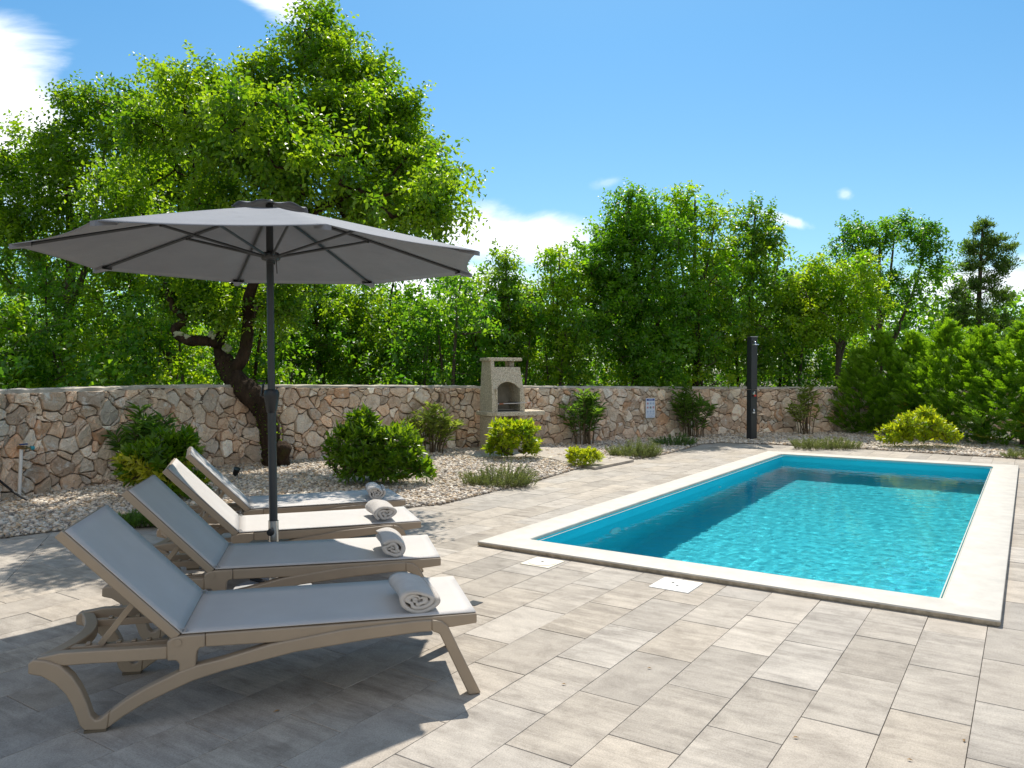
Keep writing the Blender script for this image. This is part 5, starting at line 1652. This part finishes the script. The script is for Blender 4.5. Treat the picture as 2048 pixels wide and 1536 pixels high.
rosette_shrub('pittosporum', 'wide yellow green shrub in front of the conifer hedge', 1838, 897,
    [(0, 36, 52, 34, 210), (-45, 24, 32, 22, 80), (40, 24, 36, 20, 80), (12, 62, 20, 18, 40)], .088, M['pitto_gold'], .6, 'shrubs in the gravel', per=10)
needle_mound('rosemary', 'grey green rosemary mound in the gravel between the big shrub and the pool', 996, 972, [(0, 78, 44, 190), (-40, 40, 34, 60), (45, 40, 30, 60)], .032, M['rosemary'], .5)
needle_mound('rosemary', 'rosemary mound with arching twigs at the paving edge below the wall sign', 1268, 914, [(0, 58, 32, 190), (-25, 26, 26, 50), (30, 26, 28, 50)], .034, M['rosemary'], .5)
needle_mound('rosemary', 'dark low mound tucked against the foot of the wall right of the sign', 1350, 892, [(0, 50, 24, 170)], .034, M['juniper'], .3)
needle_mound('rosemary', 'long low rosemary mound beside the far end of the pool near the shower', 1645, 898, [(-20, 50, 24, 150), (35, 46, 24, 140)], .036, M['rosemary'], .55)
needle_mound('rosemary', 'small rosemary mound at the right picture edge by the paving', 2034, 916, [(0, 32, 16, 110)], .034, M['rosemary'], .6)
needle_mound('rosemary', 'fresh green low mound spilling over the gravel edge behind the loungers', 300, 1052, [(-20, 50, 44, 110), (40, 40, 46, 80)], .045, M['juniper'], .55)

# ------------------------------------------------------------------ sky, sun, camera
EL, AZ = math.radians(55), math.radians(6)      # sun ahead of the camera, AZ to the right of +Y
world = bpy.data.worlds.new('World'); SC.world = world; world.use_nodes = True
nt = world.node_tree; nt.nodes.clear()
class WN(NT):
    def __init__(s): s.t = nt
w = WN()
out = w.n('ShaderNodeOutputWorld'); bg = w.n('ShaderNodeBackground')
sky = w.n('ShaderNodeTexSky', sky_type='NISHITA'); sky.sun_disc = False
sky.sun_elevation = EL; sky.sun_rotation = AZ; sky.altitude = 100; sky.air_density = 1.0; sky.dust_density = .6; sky.ozone_density = 1.6
tc = w.n('ShaderNodeTexCoord'); sp = w.n('ShaderNodeSeparateXYZ'); w.l(tc.outputs['Generated'], sp.inputs[0])
ysafe = w.math('MAXIMUM', sp.outputs[1], .02)
ta = w.math('DIVIDE', sp.outputs[0], ysafe); tb = w.math('DIVIDE', sp.outputs[2], ysafe)
cv = w.n('ShaderNodeCombineXYZ'); w.l(ta, cv.inputs[0]); w.l(tb, cv.inputs[1])
mp = w.n('ShaderNodeMapping'); mp.inputs['Scale'].default_value = (5.0, 11.0, 1); mp.inputs['Rotation'].default_value = (0, 0, .35); w.l(cv.outputs[0], mp.inputs['Vector'])
ns = w.noise(mp.outputs[0], 1.0, 7, .58, .6)
mp2 = w.n('ShaderNodeMapping'); mp2.inputs['Scale'].default_value = (26, 40, 1); w.l(cv.outputs[0], mp2.inputs['Vector'])
ns2 = w.noise(mp2.outputs[0], 1.0, 5, .6, .4)
clouds = [  # px, py, rx, ry, slope, strength, which noise weight
    (-40, 215, 330, 230, -.5, 1.0), (545, -5, 130, 60, -.45, .8), (620, 5, 70, 26, -.3, .4), (970, 470, 330, 75, -.12, .95), (900, 575, 260, 70, 0, .95),
    (1560, 438, 78, 15, -.25, .55), (1440, 420, 34, 10, -.1, .4), (1688, 390, 20, 16, 0, .42), (1212, 366, 46, 14, .2, .3), (1960, 575, 220, 75, 0, .75), (2060, 520, 60, 20, 0, .5), (1500, 640, 700, 90, 0, .5), (-40, 110, 120, 60, -.6, .45)]
tot = None
for x, y, rx, ry, sl, st in clouds:
    cx, cy = (x - 1024) / FPX, (739.5 - y) / FPX
    dx = w.math('SUBTRACT', ta, cx); dy = w.math('SUBTRACT', w.math('SUBTRACT', tb, cy), w.math('MULTIPLY', dx, sl))
    e = w.math('ADD', w.math('POWER', w.math('ABSOLUTE', w.math('DIVIDE', dx, rx / FPX)), 2.0), w.math('POWER', w.math('ABSOLUTE', w.math('DIVIDE', dy, ry / FPX)), 2.0))
    f = w.math('SUBTRACT', 1.0, w.math('SQRT', e))
    big = rx > 100
    nz = w.math('MULTIPLY', w.math('SUBTRACT', ns if big else ns2, .5), 2.2 if big else 2.0)
    f = w.math('ADD', w.math('MULTIPLY', f, 1.5), nz)
    inside = w.math('MULTIPLY', w.math('SUBTRACT', 1.35, w.math('SQRT', e), True), 4.0, True)
    f = w.math('MULTIPLY', w.math('MULTIPLY', f, inside, True), st, True)
    sm = w.math('MULTIPLY', w.math('MULTIPLY', f, f), w.math('SUBTRACT', 3.0, w.math('MULTIPLY', f, 2.0)))
    tot = sm if tot is None else w.math('MAXIMUM', tot, sm)
front = w.math('GREATER_THAN', sp.outputs[1], .05)
tot = w.math('MULTIPLY', tot, front)
# unseen white cloud added overhead and behind the viewer to fill shade and wall
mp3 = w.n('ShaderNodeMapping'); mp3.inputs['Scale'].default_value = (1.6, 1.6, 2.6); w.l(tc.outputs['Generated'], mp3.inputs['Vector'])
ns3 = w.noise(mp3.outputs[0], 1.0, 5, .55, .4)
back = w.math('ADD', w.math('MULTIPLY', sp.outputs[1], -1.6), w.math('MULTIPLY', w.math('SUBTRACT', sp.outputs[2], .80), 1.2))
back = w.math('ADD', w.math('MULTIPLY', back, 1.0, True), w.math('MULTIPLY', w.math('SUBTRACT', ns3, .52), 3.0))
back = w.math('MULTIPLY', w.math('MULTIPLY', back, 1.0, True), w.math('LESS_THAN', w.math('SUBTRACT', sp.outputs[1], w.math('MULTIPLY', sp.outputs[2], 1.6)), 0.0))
hs_ = w.n('ShaderNodeHueSaturation'); hs_.inputs['Saturation'].default_value = 1.05; hs_.inputs['Value'].default_value = 1.0
w.l(sky.outputs[0], hs_.inputs['Color'])
low = w.math('SUBTRACT', 1.0, w.math('MULTIPLY', sp.outputs[2], 2.6), True)
tint = w.mix(1.0, hs_.outputs[0], w.mix(low, (.325, .575, .66), (.46, .58, .60)), 'MULTIPLY')
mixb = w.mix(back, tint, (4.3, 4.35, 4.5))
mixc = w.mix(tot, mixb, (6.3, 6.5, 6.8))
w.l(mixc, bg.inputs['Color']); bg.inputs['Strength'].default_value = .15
w.l(bg.outputs[0], out.inputs[0])

sun = bpy.data.lights.new('sun', 'SUN'); sun.energy = 4.0; sun.angle = math.radians(.53); sun.cycles.is_caustics_light = True; sun.color = (1.0, .94, .84)
so = bpy.data.objects.new('sun', sun); COL.objects.link(so)
dvec = Vector((math.sin(AZ) * math.cos(EL), math.cos(AZ) * math.cos(EL), math.sin(EL)))
so.rotation_euler = dvec.to_track_quat('Z', 'Y').to_euler(); so.location = (0, 0, 20)

cam = bpy.data.cameras.new('camera'); cam.sensor_width = 36; cam.sensor_fit = 'HORIZONTAL'; cam.lens = 36 * FPX / 2048
cam.clip_start = .05; cam.clip_end = 3000
co = bpy.data.objects.new('camera', cam); COL.objects.link(co); co.location = (0, 0, CAMH); co.rotation_euler = (PI / 2 - PITCH, 0, 0)
SC.camera = co

SC.view_settings.view_transform = 'Standard'; SC.view_settings.look = 'None'; SC.view_settings.gamma = 1; SC.view_settings.exposure = 0.53
SC.render.engine = 'CYCLES'
cy = SC.cycles
cy.max_bounces = 8; cy.diffuse_bounces = 5; cy.glossy_bounces = 3; cy.transmission_bounces = 4; cy.transparent_max_bounces = 8
cy.caustics_reflective = False; cy.caustics_refractive = True
cy.use_denoising = True
try: cy.denoiser = 'OPENIMAGEDENOISE'
except Exception: pass
cy.sample_clamp_indirect = 6.0
